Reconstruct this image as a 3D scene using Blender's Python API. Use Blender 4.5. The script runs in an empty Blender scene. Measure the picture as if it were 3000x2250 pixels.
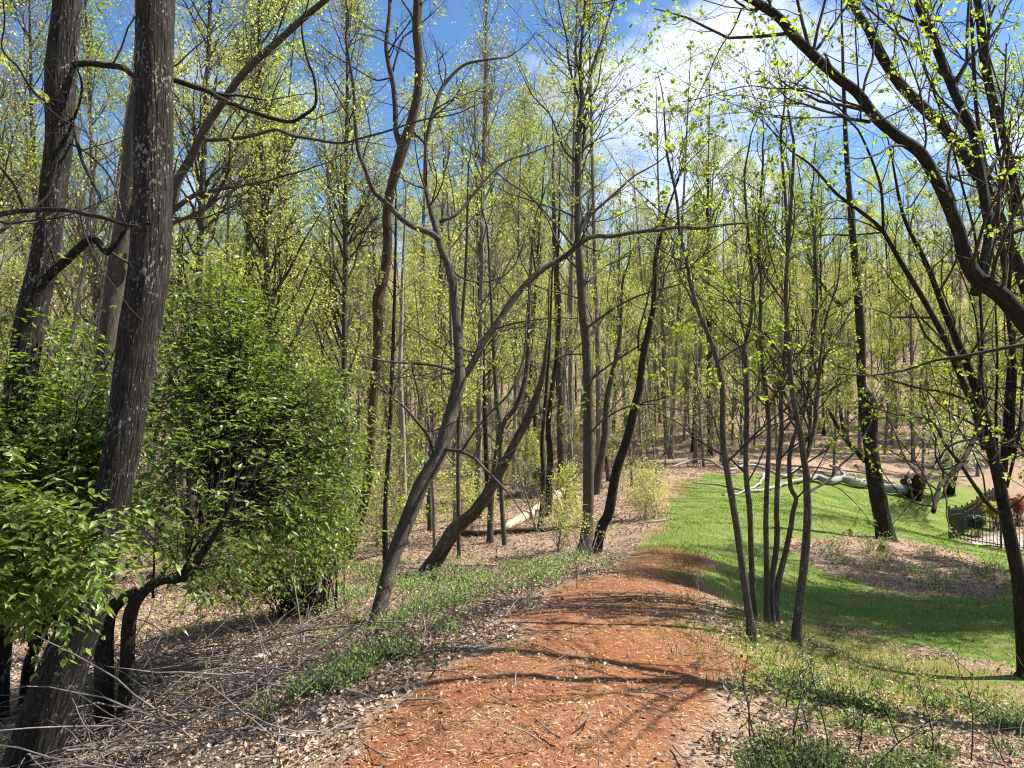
import bpy, math, random
import numpy as np
from mathutils import Vector, Matrix

# ------------------------------------------------------------------ camera, sky, sun
SC = bpy.context.scene
COL = SC.collection
F_PX, CX, CY, HOR = 2254.0, 1500.0, 1125.0, 1200.0      # photo pixels (3000 x 2250)
PITCH = math.atan((HOR - CY) / F_PX)
CAM = np.array((0.0, 0.0, 1.6))

cd = bpy.data.cameras.new('camera')
cd.sensor_fit = 'HORIZONTAL'; cd.sensor_width = 36.0; cd.lens = 36.0 * F_PX / 3000.0
cd.clip_start = 0.05; cd.clip_end = 3000.0
cam = bpy.data.objects.new('camera', cd); COL.objects.link(cam)
cam.location = CAM; cam.rotation_euler = (math.pi / 2 + PITCH, 0, 0)
SC.camera = cam

SUN_AZ, SUN_EL = math.radians(76.0), math.radians(50.0)   # azimuth measured from +Y towards +X
S_DIR = Vector((math.cos(SUN_EL) * math.sin(SUN_AZ), math.cos(SUN_EL) * math.cos(SUN_AZ), math.sin(SUN_EL)))
world = bpy.data.worlds.new('World'); SC.world = world; world.use_nodes = True
wn, wl = world.node_tree.nodes, world.node_tree.links
wn.clear()
w_out = wn.new('ShaderNodeOutputWorld'); w_bg = wn.new('ShaderNodeBackground')
sky = wn.new('ShaderNodeTexSky'); sky.sky_type = 'NISHITA'; sky.sun_disc = False
sky.sun_elevation = SUN_EL; sky.sun_rotation = SUN_AZ; sky.altitude = 200
sky.air_density = 1.0; sky.dust_density = 0.5; sky.ozone_density = 2.5
w_tc = wn.new('ShaderNodeTexCoord')
w_sep = wn.new('ShaderNodeSeparateXYZ'); wl.new(w_tc.outputs['Generated'], w_sep.inputs[0])
w_add = wn.new('ShaderNodeMath'); w_add.operation = 'ADD'; w_add.inputs[1].default_value = 0.16
wl.new(w_sep.outputs['Z'], w_add.inputs[0])
w_mx = wn.new('ShaderNodeMath'); w_mx.operation = 'MAXIMUM'; w_mx.inputs[1].default_value = 0.05
wl.new(w_add.outputs[0], w_mx.inputs[0])
w_div = wn.new('ShaderNodeVectorMath'); w_div.operation = 'DIVIDE'
w_cmb = wn.new('ShaderNodeCombineXYZ')
for i in range(3): wl.new(w_mx.outputs[0], w_cmb.inputs[i])
wl.new(w_tc.outputs['Generated'], w_div.inputs[0]); wl.new(w_cmb.outputs[0], w_div.inputs[1])
w_map = wn.new('ShaderNodeMapping'); wl.new(w_div.outputs[0], w_map.inputs[0])
w_map.inputs['Location'].default_value = (1.6, 1.1, 0.0)
w_noi = wn.new('ShaderNodeTexNoise'); w_noi.noise_dimensions = '2D'
w_noi.inputs['Scale'].default_value = 1.15; w_noi.inputs['Detail'].default_value = 9
w_noi.inputs['Roughness'].default_value = 0.6
wl.new(w_map.outputs[0], w_noi.inputs['Vector'])
w_rmp = wn.new('ShaderNodeValToRGB')
w_rmp.color_ramp.elements[0].position = 0.5; w_rmp.color_ramp.elements[1].position = 0.74
wl.new(w_noi.outputs['Fac'], w_rmp.inputs[0])
w_mix = wn.new('ShaderNodeMix'); w_mix.data_type = 'RGBA'
w_mix.inputs['B'].default_value = (8.4, 8.7, 9.2, 1)
w_up = wn.new('ShaderNodeMath'); w_up.operation = 'GREATER_THAN'; w_up.inputs[1].default_value = 0.0; wl.new(w_sep.outputs['Z'], w_up.inputs[0])
w_cf = wn.new('ShaderNodeMath'); w_cf.operation = 'MULTIPLY'; wl.new(w_rmp.outputs['Color'], w_cf.inputs[0]); wl.new(w_up.outputs[0], w_cf.inputs[1])
w_hs = wn.new('ShaderNodeHueSaturation'); w_hs.inputs['Saturation'].default_value = 1.18; wl.new(sky.outputs[0], w_hs.inputs['Color'])
wl.new(w_cf.outputs[0], w_mix.inputs['Factor']); wl.new(w_hs.outputs[0], w_mix.inputs['A'])
wl.new(w_mix.outputs['Result'], w_bg.inputs['Color'])
w_bg.inputs['Strength'].default_value = 0.07
wl.new(w_bg.outputs[0], w_out.inputs[0])

sd = bpy.data.lights.new('sun', 'SUN'); sd.energy = 4.8; sd.angle = math.radians(0.53); sd.color = (1.0, 0.95, 0.86)
sun = bpy.data.objects.new('sun', sd); COL.objects.link(sun)
sun.rotation_euler = (-S_DIR).to_track_quat('-Z', 'Y').to_euler(); sun.location = S_DIR * 60

SC.view_settings.view_transform = 'Standard'; SC.view_settings.look = 'None'
SC.view_settings.exposure = 1.42; SC.view_settings.gamma = 1.0
SC.render.engine = 'CYCLES'
cy = SC.cycles
cy.max_bounces = 4; cy.diffuse_bounces = 3; cy.glossy_bounces = 1; cy.transmission_bounces = 3; cy.use_light_tree = False
cy.transparent_max_bounces = 4; cy.caustics_reflective = False; cy.caustics_refractive = False
cy.use_denoising = True; cy.use_adaptive_sampling = True; cy.adaptive_threshold = 0.02
SC.render.filter_size = 1.1 if hasattr(SC.render, 'filter_size') else 1.5
cy.pixel_filter_type = 'BLACKMAN_HARRIS'; cy.filter_width = 1.2

# ------------------------------------------------------------------ helpers
R = np.random.default_rng(11)
CP, SP = math.cos(PITCH), math.sin(PITCH)
def ray(px, py):
    u = (np.asarray(px, float) - CX) / F_PX; v = (CY - np.asarray(py, float)) / F_PX
    y = CP - SP * v; z = SP + CP * v
    return np.stack([u / y, np.ones_like(u), z / y], -1)          # scaled so that y (depth) = 1
def at(px, py, d):
    return CAM + ray(px, py) * np.asarray(d, float)[..., None]

def hash3(i, j, k, seed):
    h = (i * 374761393 + j * 668265263 + k * 2147483647 + seed * 1274126177) & 0xffffffff
    h = ((h ^ (h >> 13)) * 1274126177) & 0xffffffff
    return ((h ^ (h >> 16)) & 0xffff) / 65535.0
def vnoise(p, seed=0):
    p = np.asarray(p, float); i = np.floor(p).astype(np.int64); f = p - i; f = f * f * (3 - 2 * f)
    r = 0
    for a in (0, 1):
        for b in (0, 1):
            for c in (0, 1):
                w = np.where(a, f[..., 0], 1 - f[..., 0]) * np.where(b, f[..., 1], 1 - f[..., 1]) * np.where(c, f[..., 2], 1 - f[..., 2])
                r = r + w * hash3(i[..., 0] + a, i[..., 1] + b, i[..., 2] + c, seed)
    return r * 2 - 1
def n2(x, y, s, seed=0):
    return vnoise(np.stack([x * s, y * s, np.zeros_like(x)], -1), seed)
def sstep(a, b, x):
    t = np.clip((x - a) / (b - a), 0, 1); return t * t * (3 - 2 * t)
def unit(v):
    return v / np.maximum(np.linalg.norm(v, axis=-1, keepdims=True), 1e-9)

# ------------------------------------------------------------------ terrain height
ANCH = [(1550,2250,3.5),(1600,2050,4.3),(1700,1850,5.6),(1850,1750,6.8),(1950,1700,8.0),(1960,1600,12),(1960,1500,20),(1980,1430,30),
 (2000,1390,38),(2300,1700,12),(2600,1820,10),(2600,1580,18),(2500,1690,13.5),(2750,1750,12),(2900,1610,22),(2782,1583,30),
 (2400,1500,25),(2300,1420,38),(2650,1455,41),(2840,1544,36),(2300,1790,9.5),(2190,1865,8.5),(2330,1890,8.2),(2100,1900,5.5),(2200,2100,4.5),
 (2600,2050,5.7),(2900,2200,4.8),(2900,1950,8),(2960,1850,9.5),(1050,2100,4.1),(900,2250,3.7),(600,2250,4.0),(300,2250,4.5),(0,2250,5),
 (700,2000,5.4),(1095,1852,7.6),(800,1850,7.8),(400,1900,8),(1300,1750,9.2),(1500,1800,6.1),(1330,1900,5.2),(1250,1670,13.5),
 (1720,1630,14),(1960,1555,15.5),(1437,1590,17.5),(1550,1545,20),(1000,1640,14),(1200,1500,26),(1600,1430,32),(1800,1420,34),(1300,1400,45),
 (1500,1300,62),(2000,1330,50),(2400,1340,50),(2000,1200,75),(2400,1200,72),(2700,1270,60),(1500,1150,95),(2400,1050,105),
 (1500,940,130),(800,1250,80),(800,1000,130),(0,1300,60),(0,1100,120),(2900,1150,85),(2900,1000,115),(2922,1490,44),(1700,1690,8.6),(1600,1720,8.0),(1500,1740,8.0),(1400,1760,8.2),(1800,1660,10),(1700,1650,11.5),(2150,1750,7.8),(2100,1700,9.2)]
_a = np.array(ANCH, float); A3 = at(_a[:, 0], _a[:, 1], _a[:, 2])
EXTRA = [(-40,20,-1.5),(-40,60,-1.2),(50,20,-4),(60,60,-1),(-15,-10,-.9),(15,-10,-1.2),(0,-15,.15),(0,0,0),(-6,0,-.5),(5,1,-.45),(-40,-30,-1),
 (40,-30,-3),(-150,100,6),(150,100,8),(-150,250,46),(0,250,47),(150,250,48),(0,180,30),(-80,180,29),(80,180,30),(0,400,66),(-300,400,66),(300,400,66),(27,33,-4.2),(34,46,-3.6)]
A3 = np.concatenate([A3, np.array(EXTRA, float)])
def _tps(r2): return np.where(r2 > 0, 0.5 * r2 * np.log(np.maximum(r2, 1e-12)), 0)
_n = len(A3); _xy = A3[:, :2] / 10
_K = _tps(((_xy[:, None] - _xy[None]) ** 2).sum(-1)) + np.eye(_n) * 0.004
_P = np.concatenate([np.ones((_n, 1)), _xy], 1)
_M = np.block([[_K, _P], [_P.T, np.zeros((3, 3))]])
_W = np.linalg.solve(_M, np.concatenate([A3[:, 2], np.zeros(3)]))
def gz(x, y):
    x = np.asarray(x, float); y = np.asarray(y, float); sh = x.shape
    q = np.stack([x.ravel(), y.ravel()], -1) / 10; out = np.empty(len(q))
    for s in range(0, len(q), 20000):
        c = q[s:s + 20000]
        k = _tps(((c[:, None] - _xy[None]) ** 2).sum(-1))
        out[s:s + 20000] = k @ _W[:_n] + _W[_n] + c @ _W[_n + 1:]
    out = out.reshape(sh)
    return out + 0.045 * n2(x, y, 0.9, 3) + 0.02 * n2(x, y, 2.7, 4)
def hit(px, py, d0=2.5, d1=200.0):
    """where a photo pixel meets the ground"""
    d = np.geomspace(d0, d1, 700); p = at(np.full_like(d, px), np.full_like(d, py), d)
    below = np.nonzero(p[:, 2] < gz(p[:, 0], p[:, 1]))[0]
    k = below[0] if len(below) else len(d) - 1
    q = p[k].copy(); q[2] = float(gz(q[0], q[1])); return q
def world_poly(pts): return np.array([hit(*p)[:2] for p in pts])
def sdf(poly, x, y):
    """signed distance to a polygon, negative inside"""
    x = np.asarray(x, float); y = np.asarray(y, float); p = np.stack([x.ravel(), y.ravel()], -1)
    d = np.full(len(p), 1e18); ins = np.zeros(len(p), bool)
    for a, b in zip(poly, np.roll(poly, -1, 0)):
        e = b - a; w = p - a; t = np.clip((w @ e) / max(e @ e, 1e-9), 0, 1)
        d = np.minimum(d, ((w - t[:, None] * e) ** 2).sum(-1))
        c = (a[1] > p[:, 1]) != (b[1] > p[:, 1])
        with np.errstate(divide='ignore', invalid='ignore'):
            xx = (b[0] - a[0]) * (p[:, 1] - a[1]) / (b[1] - a[1]) + a[0]
        ins ^= c & (p[:, 0] < xx)
    return (np.sqrt(d) * np.where(ins, -1, 1)).reshape(x.shape)

PATH_ROWS = [(2250,1040,2110),(2100,1180,2080),(1950,1345,2075),(1850,1460,2085),(1780,1580,2090),(1720,1690,2080),(1680,1790,2060),
             (1600,1890,1985),(1500,1895,1955),(1430,1925,2050),(1400,1950,2070)]
_pl = np.array([hit(l, y)[:2] for y, l, r in PATH_ROWS]); _pr = np.array([hit(r, y)[:2] for y, l, r in PATH_ROWS])
PATH_POLY = np.concatenate([[_pl[0] + (-.3, -9)], _pl, _pr[::-1], [_pr[0] + (.3, -9)]])
LAWN_POLY = world_poly([(1965,1432),(1930,1500),(1900,1580),(1960,1640),(2060,1700),(2140,1750),(2260,1785),(2420,1835),(2600,1890),(2999,1990)])
LAWN_POLY = np.concatenate([LAWN_POLY, [(14, 8), (22, 20), (21, 28), (17.2, 30.2), (22, 36), (30, 48)], world_poly([(2800,1425),(2500,1392),(2100,1392),(1995,1402)])])
MOUND = world_poly([(2310,1602),(2420,1575),(2560,1572),(2700,1590),(2830,1630),(2960,1680),(2990,1730),(2900,1762),(2700,1752),(2540,1725),(2430,1690),(2350,1645)])
def m_path(x, y): return (1 - sstep(-0.4, 0.4, sdf(PATH_POLY, x, y) + 0.3 * n2(x, y, 1.3, 8) + .14 * n2(x, y, 4, 9))) * (1 - .56 * sstep(8.5, 16.0, y + .8 * n2(x, y, .9, 10)))
def m_lawn(x, y):
    a = 1 - sstep(-0.7, 0.7, sdf(LAWN_POLY, x, y) + 0.6 * n2(x, y, .8, 12) + .35 * n2(x, y, 2.6, 13))
    b = sstep(-0.6, 0.6, sdf(MOUND, x, y) + 0.6 * n2(x, y, 1.0, 14) + .3 * n2(x, y, 3.0, 15))
    return a * b

# ------------------------------------------------------------------ mesh plumbing
def mesh(name, V, faces, mats, attrs=None, mat_idx=None, smooth=True):
    V = np.ascontiguousarray(V, np.float32)
    faces = [np.asarray(f, np.int32) for f in (faces if isinstance(faces, list) else [faces]) if len(f)]
    me = bpy.data.meshes.new(name)
    me.vertices.add(len(V)); me.vertices.foreach_set('co', V.ravel())
    loops = np.concatenate([f.ravel() for f in faces]); sizes = np.concatenate([np.full(len(f), f.shape[1], np.int32) for f in faces])
    me.loops.add(len(loops)); me.loops.foreach_set('vertex_index', loops)
    me.polygons.add(len(sizes))
    me.polygons.foreach_set('loop_start', np.concatenate([[0], np.cumsum(sizes)[:-1]]).astype(np.int32))
    me.polygons.foreach_set('use_smooth', np.full(len(sizes), bool(smooth)))
    for m in (mats if isinstance(mats, list) else [mats]): me.materials.append(m)
    if mat_idx is not None: me.polygons.foreach_set('material_index', np.asarray(mat_idx, np.int32))
    for k, a in (attrs or {}).items():
        a = np.asarray(a, np.float32)
        if a.ndim == 1: me.attributes.new(k, 'FLOAT', 'POINT').data.foreach_set('value', a)
        else: me.attributes.new(k, 'FLOAT_VECTOR', 'POINT').data.foreach_set('vector', a.ravel())
    me.update(calc_edges=True)
    return me
def link(name, data, parent=None, loc=None):
    o = bpy.data.objects.new(name, data); COL.objects.link(o)
    if parent is not None: o.parent = parent
    if loc is not None: o.location = loc
    return o
def tag(o, label=None, cat=None, group=None, kind=None):
    if o is None: return None
    if label: o['label'] = label
    if cat: o['category'] = cat
    if group: o['group'] = group
    if kind: o['kind'] = kind
    return o
def thing(name, loc, label, cat, group=None):
    return tag(link(name, None, None, loc), label, cat, group)

class Geo:
    """collects vertices, faces and attributes"""
    def __init__(s): s.V, s.F, s.A, s.n = [], [], {}, 0
    def add(s, V, F, **attrs):
        if len(V) == 0: return
        s.V.append(V); s.F.append(np.asarray(F) + s.n); s.n += len(V)
        for k, a in attrs.items(): s.A.setdefault(k, []).append(a)
    def build(s, name, mats, parent=None, base=(0, 0, 0), smooth=True):
        if not s.V: return None
        F = {}
        for f in s.F: F.setdefault(f.shape[1], []).append(f)
        me = mesh(name, np.concatenate(s.V) - np.asarray(base), [np.concatenate(f) for f in F.values()], mats,
                  {k: np.concatenate(a) for k, a in s.A.items()}, smooth=smooth)
        return link(name, me, parent)

def tubes(P, Rd, sides=5, rough=0.0, cap=False):
    """P [B,n,3], Rd [B,n] -> tube vertices, quads and a bark coordinate"""
    P = np.asarray(P, float); Rd = np.asarray(Rd, float); B, n = P.shape[:2]
    T = np.empty_like(P); T[:, 1:-1] = P[:, 2:] - P[:, :-2]; T[:, 0] = P[:, 1] - P[:, 0]; T[:, -1] = P[:, -1] - P[:, -2]
    T = unit(T); m = unit(T.mean(1))
    ref = np.where(np.abs(m[:, 2:3]) < 0.75, np.array([[0, 0, 1.]]), np.array([[0.2, 1., 0]]))
    U = unit(np.cross(T, ref[:, None])); W = np.cross(T, U)
    a = np.arange(sides) * (2 * math.pi / sides); ca, sa = np.cos(a), np.sin(a)
    L = np.concatenate([np.zeros((B, 1)), np.cumsum(np.linalg.norm(np.diff(P, axis=1), axis=-1), 1)], 1)
    rr = np.repeat(Rd[:, :, None], sides, 2)
    r0 = np.maximum(Rd.max(1, keepdims=True), 1e-4)
    off = R.random((B, 1, 1, 3)) * 40
    bk = np.stack([np.broadcast_to(r0[:, :, None] * ca, rr.shape), np.broadcast_to(r0[:, :, None] * sa, rr.shape), np.broadcast_to(L[:, :, None], rr.shape)], -1) + off
    if rough:
        q = bk / np.array([1, 1, 3.2])
        rg = vnoise(q * 34, 1); rg = 1 - np.abs(rg) * 2
        rr = rr * (1 + rough * (0.5 * rg + 0.9 * vnoise(q * 7, 2)))
    V = P[:, :, None] + rr[..., None] * (U[:, :, None] * ca[:, None] + W[:, :, None] * sa[:, None])
    idx = np.arange(B * n * sides).reshape(B, n, sides); nx = np.roll(idx, -1, 2)
    F = np.stack([idx[:, :-1], nx[:, :-1], nx[:, 1:], idx[:, 1:]], -1).reshape(-1, 4)
    return V.reshape(-1, 3), F, bk.reshape(-1, 3)
def add_tubes(g, P, Rd, sides=5, rough=0.0):
    if len(P) == 0: return
    if len(P) == 1 and sides >= 7:
        P = np.concatenate([P[:, :1], P, P[:, -1:] + (P[:, -1:] - P[:, -2:-1]) * .02], 1); P[:, 0] -= (P[:, 2] - P[:, 1]) * .02
        Rd = np.concatenate([Rd[:, :1] * .02, Rd, Rd[:, -1:] * .02], 1)
    V, F, bk = tubes(P, Rd, sides, rough); g.add(V, F, bark=bk)

def smooth_path(pts, n):
    """Catmull-Rom through control rows, resampled to n rows"""
    pts = np.asarray(pts, float)
    if len(pts) == 2: pts = np.array([pts[0], (pts[0] + pts[1]) / 2, pts[1]])
    seg = np.linalg.norm(np.diff(pts[:, :3], axis=0), axis=1); s = np.concatenate([[0], np.cumsum(seg)])
    e = np.concatenate([[2 * pts[0] - pts[1]], pts, [2 * pts[-1] - pts[-2]]])
    q = np.linspace(0, s[-1], n); k = np.clip(np.searchsorted(s, q, 'right') - 1, 0, len(pts) - 2)
    t = ((q - s[k]) / np.maximum(s[k + 1] - s[k], 1e-9))[:, None]
    a, b, c, d = e[k], e[k + 1], e[k + 2], e[k + 3]
    return .5 * ((2 * b) + (-a + c) * t + (2 * a - 5 * b + 4 * c - d) * t ** 2 + (-a + 3 * b - 3 * c + d) * t ** 3)

def grow(P0, D, L, n=6, wob=0.25, up=0.1, droop=0.0):
    """random-walk branches from P0 along D"""
    B = len(P0); P = np.empty((B, n, 3)); P[:, 0] = P0; d = unit(D)
    st = (np.asarray(L) / (n - 1))[:, None]
    for i in range(1, n):
        d = unit(d + R.normal(0, wob, (B, 3)) + np.array([0, 0, up - droop * i / n]))
        P[:, i] = P[:, i - 1] + d * st
    return P
def spawn(P, Rd, per, t0, t1, ang, lo, hi, scale_t=0.5):
    """start points on parents P [B,n,3]; per = mean count per parent"""
    B, n = P.shape[:2]
    cnt = R.poisson(np.broadcast_to(per, (B,))); b = np.repeat(np.arange(B), cnt); m = len(b)
    t = t0 + (t1 - t0) * R.random(m); x = t * (n - 1); k = np.minimum(x.astype(int), n - 2); f = (x - k)[:, None]
    p0 = P[b, k] * (1 - f) + P[b, k + 1] * f; r = Rd[b, k] * (1 - f[:, 0]) + Rd[b, k + 1] * f[:, 0]
    T = unit(P[b, k + 1] - P[b, k]); q = unit(np.cross(T, R.normal(0, 1, (m, 3))))
    an = np.radians(R.normal(ang, 12, m))[:, None]
    D = T * np.cos(an) + q * np.sin(an)
    L = (lo + (hi - lo) * R.random(m)) * (1 - scale_t * t)
    return p0, D, L, r, b
def taper(r0, n, tip=0.25):
    return np.asarray(r0)[:, None] * np.linspace(1, tip, n)[None]

def leaf_geo(g, C, D, Nn, ln, wd, fold=0.25, quad=False, rnd=None):
    """leaves: C base point, D axis, Nn approx normal; 4 triangles each (or a 2-triangle diamond)"""
    m = len(C)
    if m == 0: return
    D = unit(D); S = unit(np.cross(D, Nn)); N2 = np.cross(S, D)
    ln = np.broadcast_to(ln, (m,))[:, None]; wd = np.broadcast_to(wd, (m,))[:, None]
    rnd = R.random(m) if rnd is None else rnd
    if quad:
        V = np.stack([C, C + D * ln * .45 + S * wd * .5, C + D * ln, C + D * ln * .45 - S * wd * .5], 1)
        F = np.arange(m * 4).reshape(m, 4); g.add(V.reshape(-1, 3), F, rnd=np.repeat(rnd, 4)); return
    mid = C + D * ln * .42 - N2 * wd * fold
    V = np.stack([C, C + D * ln * .40 + S * wd * .5, mid, C + D * ln * .40 - S * wd * .5, C + D * ln - N2 * ln * .12], 1)
    i = np.arange(m)[:, None] * 5
    F = np.concatenate([i + np.array([[0, 2, 1]]), i + np.array([[0, 3, 2]]), i + np.array([[1, 2, 4]]), i + np.array([[2, 3, 4]])])
    g.add(V.reshape(-1, 3), F, rnd=np.repeat(rnd, 5))
def leaves_on(g, P, per, ln, wd, spread=0.05, t0=0.2, quad=False, droop=0.2, clump=1):
    """scatter leaves along branches P [B,n,3]"""
    B, n = P.shape[:2]; cnt = R.poisson(per, B); b = np.repeat(np.arange(B), cnt); m = len(b)
    if m == 0: return
    x = (t0 + (1 - t0) * R.random(m)) * (n - 1); k = np.minimum(x.astype(int), n - 2); f = (x - k)[:, None]
    c = P[b, k] * (1 - f) + P[b, k + 1] * f; T = unit(P[b, k + 1] - P[b, k])
    if clump > 1:
        c = np.repeat(c, clump, 0); T = np.repeat(T, clump, 0); m *= clump
    c = c + R.normal(0, spread, (m, 3))
    D = unit(T * .5 + R.normal(0, .7, (m, 3)) + np.array([0, 0, -droop]))
    N_ = unit(R.normal(0, .55, (m, 3)) + np.array([0, 0, 1.]))
    s = R.uniform(.6, 1.25, m)
    leaf_geo(g, c, D, N_, ln * s, wd * s, quad=quad)

# ------------------------------------------------------------------ materials
def new_mat(name):
    m = bpy.data.materials.new(name); m.use_nodes = True; nt = m.node_tree; nt.nodes.clear()
    out = nt.nodes.new('ShaderNodeOutputMaterial'); return m, nt, out
def N(nt, t, **kw):
    n = nt.nodes.new(t)
    for k, v in kw.items():
        if k in n.inputs: n.inputs[k].default_value = v
        else: setattr(n, k, v)
    return n
def ramp(nt, fac, stops):
    r = nt.nodes.new('ShaderNodeValToRGB'); e = r.color_ramp.elements
    while len(e) < len(stops): e.new(.5)
    for q, (p, c) in zip(e, stops): q.position = p; q.color = (*c, 1)
    nt.links.new(fac, r.inputs[0]); return r.outputs[0]
def attr(nt, name, out='Fac'):
    a = nt.nodes.new('ShaderNodeAttribute'); a.attribute_name = name; return a.outputs[out]
def noise(nt, vec, scale, detail=4, rough=.6):
    n = N(nt, 'ShaderNodeTexNoise', Scale=scale, Detail=detail, Roughness=rough)
    if vec is not None: nt.links.new(vec, n.inputs['Vector'])
    return n.outputs['Fac']
def mapping(nt, vec, scale):
    m = nt.nodes.new('ShaderNodeMapping'); m.inputs['Scale'].default_value = scale; nt.links.new(vec, m.inputs['Vector']); return m.outputs[0]
def mixc(nt, f, a, b, mode='MIX'):
    m = nt.nodes.new('ShaderNodeMix'); m.data_type = 'RGBA'; m.blend_type = mode
    for s, v in (('Factor', f), ('A', a), ('B', b)):
        if isinstance(v, (int, float)): m.inputs[s].default_value = v
        elif isinstance(v, tuple): m.inputs[s].default_value = (*v, 1)
        else: nt.links.new(v, m.inputs[s])
    return m.outputs['Result']
def principled(nt, out, col, rough=.85, spec=.25, bump=None, bstr=.5, bdist=.01):
    p = nt.nodes.new('ShaderNodeBsdfPrincipled'); p.inputs['Roughness'].default_value = rough
    p.inputs['Specular IOR Level'].default_value = spec
    if isinstance(col, tuple): p.inputs['Base Color'].default_value = (*col, 1)
    else: nt.links.new(col, p.inputs['Base Color'])
    if bump is not None:
        b = N(nt, 'ShaderNodeBump', Strength=bstr, Distance=bdist); nt.links.new(bump, b.inputs['Height']); nt.links.new(b.outputs[0], p.inputs['Normal'])
    nt.links.new(p.outputs[0], out.inputs[0]); return p
def bark_mat(name, dark, mid, light, scale=1.0, lichen=None, bstr=.7, bdist=.012):
    m, nt, out = new_mat(name)
    v = attr(nt, 'bark', 'Vector')
    vs = mapping(nt, v, (1, 1, .22))
    f1 = noise(nt, vs, 42 * scale, 5, .62); f2 = noise(nt, mapping(nt, v, (1, 1, .5)), 5 * scale, 4, .6)
    vor = N(nt, 'ShaderNodeTexVoronoi', Scale=26 * scale, feature='DISTANCE_TO_EDGE'); nt.links.new(mapping(nt, v, (1, 1, .2)), vor.inputs['Vector'])
    c = ramp(nt, f1, [(.3, dark), (.52, mid), (.75, light)])
    c = mixc(nt, ramp(nt, f2, [(.35, (0, 0, 0)), (.7, (1, 1, 1))]), c, mixc(nt, .6, c, tuple(.55 * a for a in dark)))
    if lichen:
        f3 = noise(nt, v, 30 * scale, 3, .6); f4 = noise(nt, v, 3.2 * scale, 2, .5)
        am = N(nt, 'ShaderNodeMath', operation='MULTIPLY_ADD'); am.inputs[1].default_value = .45; nt.links.new(f4, am.inputs[0]); nt.links.new(f3, am.inputs[2])
        c = mixc(nt, ramp(nt, am.outputs[0], [(.84, (0, 0, 0)), (.92, (1, 1, 1))]), c, lichen)
    h = N(nt, 'ShaderNodeMath', operation='MULTIPLY_ADD'); h.inputs[1].default_value = 1.6
    nt.links.new(vor.outputs['Distance'], h.inputs[0]); nt.links.new(f1, h.inputs[2])
    principled(nt, out, c, .9, .15, h.outputs[0], bstr, bdist); return m
def leaf_mat(name, ca, cb, cc, trans=.45, tint=(1.25, 1.35, .7), rough=.5, gloss=.35):
    m, nt, out = new_mat(name)
    f = attr(nt, 'rnd'); oi = nt.nodes.new('ShaderNodeObjectInfo')
    c = ramp(nt, f, [(0, ca), (.55, cb), (1, cc)])
    hs = nt.nodes.new('ShaderNodeHueSaturation'); hs.inputs['Saturation'].default_value = 1.0
    mr = N(nt, 'ShaderNodeMapRange'); mr.inputs[3].default_value = .8; mr.inputs[4].default_value = 1.2
    nt.links.new(oi.outputs['Random'], mr.inputs[0]); nt.links.new(mr.outputs[0], hs.inputs['Value']); nt.links.new(c, hs.inputs['Color'])
    c = hs.outputs[0]
    p = nt.nodes.new('ShaderNodeBsdfPrincipled'); p.inputs['Roughness'].default_value = rough; p.inputs['Specular IOR Level'].default_value = gloss
    nt.links.new(c, p.inputs['Base Color'])
    t = nt.nodes.new('ShaderNodeBsdfTranslucent'); nt.links.new(mixc(nt, 1.0, c, tint, 'MULTIPLY'), t.inputs['Color'])
    mx = nt.nodes.new('ShaderNodeMixShader'); mx.inputs[0].default_value = trans
    nt.links.new(p.outputs[0], mx.inputs[1]); nt.links.new(t.outputs[0], mx.inputs[2]); nt.links.new(mx.outputs[0], out.inputs[0])
    return m
def flat_mat(name, stops, rough=.85, spec=.2):
    m, nt, out = new_mat(name); principled(nt, out, ramp(nt, attr(nt, 'rnd'), stops), rough, spec); return m

M = {}
M['bark_ash'] = bark_mat('bark_ash', (.009, .0075, .006), (.03, .026, .021), (.085, .075, .064), 1.0, (.19, .18, .16), .9, .016)
M['bark_grey'] = bark_mat('bark_grey', (.04, .033, .026), (.09, .075, .058), (.155, .132, .105), 1.6, (.2, .19, .16), .5, .006)
M['bark_brown'] = bark_mat('bark_brown', (.035, .022, .014), (.1, .062, .036), (.18, .12, .075), 1.5, None, .9, .012)
M['bark_dark'] = bark_mat('bark_dark', (.012, .01, .007), (.03, .025, .018), (.065, .056, .041), 1.5, (.085, .088, .06), .6, .008)
M['bark_mid'] = bark_mat('bark_mid', (.035, .029, .023), (.085, .072, .057), (.15, .13, .105), 1.3, None, .6, .01)
M['bark_far'] = bark_mat('bark_far', (.1, .086, .072), (.2, .175, .15), (.3, .27, .235), 1.0, None, .4, .01)
M['bark_pale'] = bark_mat('bark_pale', (.16, .14, .115), (.34, .31, .27), (.5, .47, .42), 1.2, None, .5, .008)
M['bark_white'] = bark_mat('bark_white', (.14, .13, .11), (.36, .35, .32), (.5, .49, .455), .35, (.2, .185, .15), .7, .02)
M['wood_tan'] = bark_mat('wood_tan', (.28, .2, .13), (.48, .38, .27), (.62, .52, .4), 1.0, None, .4, .006)
M['wood_rot'] = bark_mat('wood_rot', (.03, .022, .015), (.1, .075, .05), (.22, .18, .13), 1.0, (.12, .15, .05), .9, .015)
M['twig'] = bark_mat('twig', (.035, .027, .021), (.07, .056, .044), (.12, .1, .08), 2.0, None, .2, .003)
M['twig_pale'] = bark_mat('twig_pale', (.12, .1, .085), (.23, .195, .165), (.34, .3, .255), 2.0, None, .2, .003)
M['leaf_spring'] = leaf_mat('leaf_spring', (.26, .31, .055), (.4, .44, .1), (.56, .56, .2), .5, (1.15, 1.15, .75))
M['leaf_fresh'] = leaf_mat('leaf_fresh', (.19, .26, .045), (.31, .38, .075), (.45, .49, .14), .5)
M['leaf_gold'] = leaf_mat('leaf_gold', (.24, .2, .05), (.32, .27, .07), (.36, .3, .12), .45)
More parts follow.
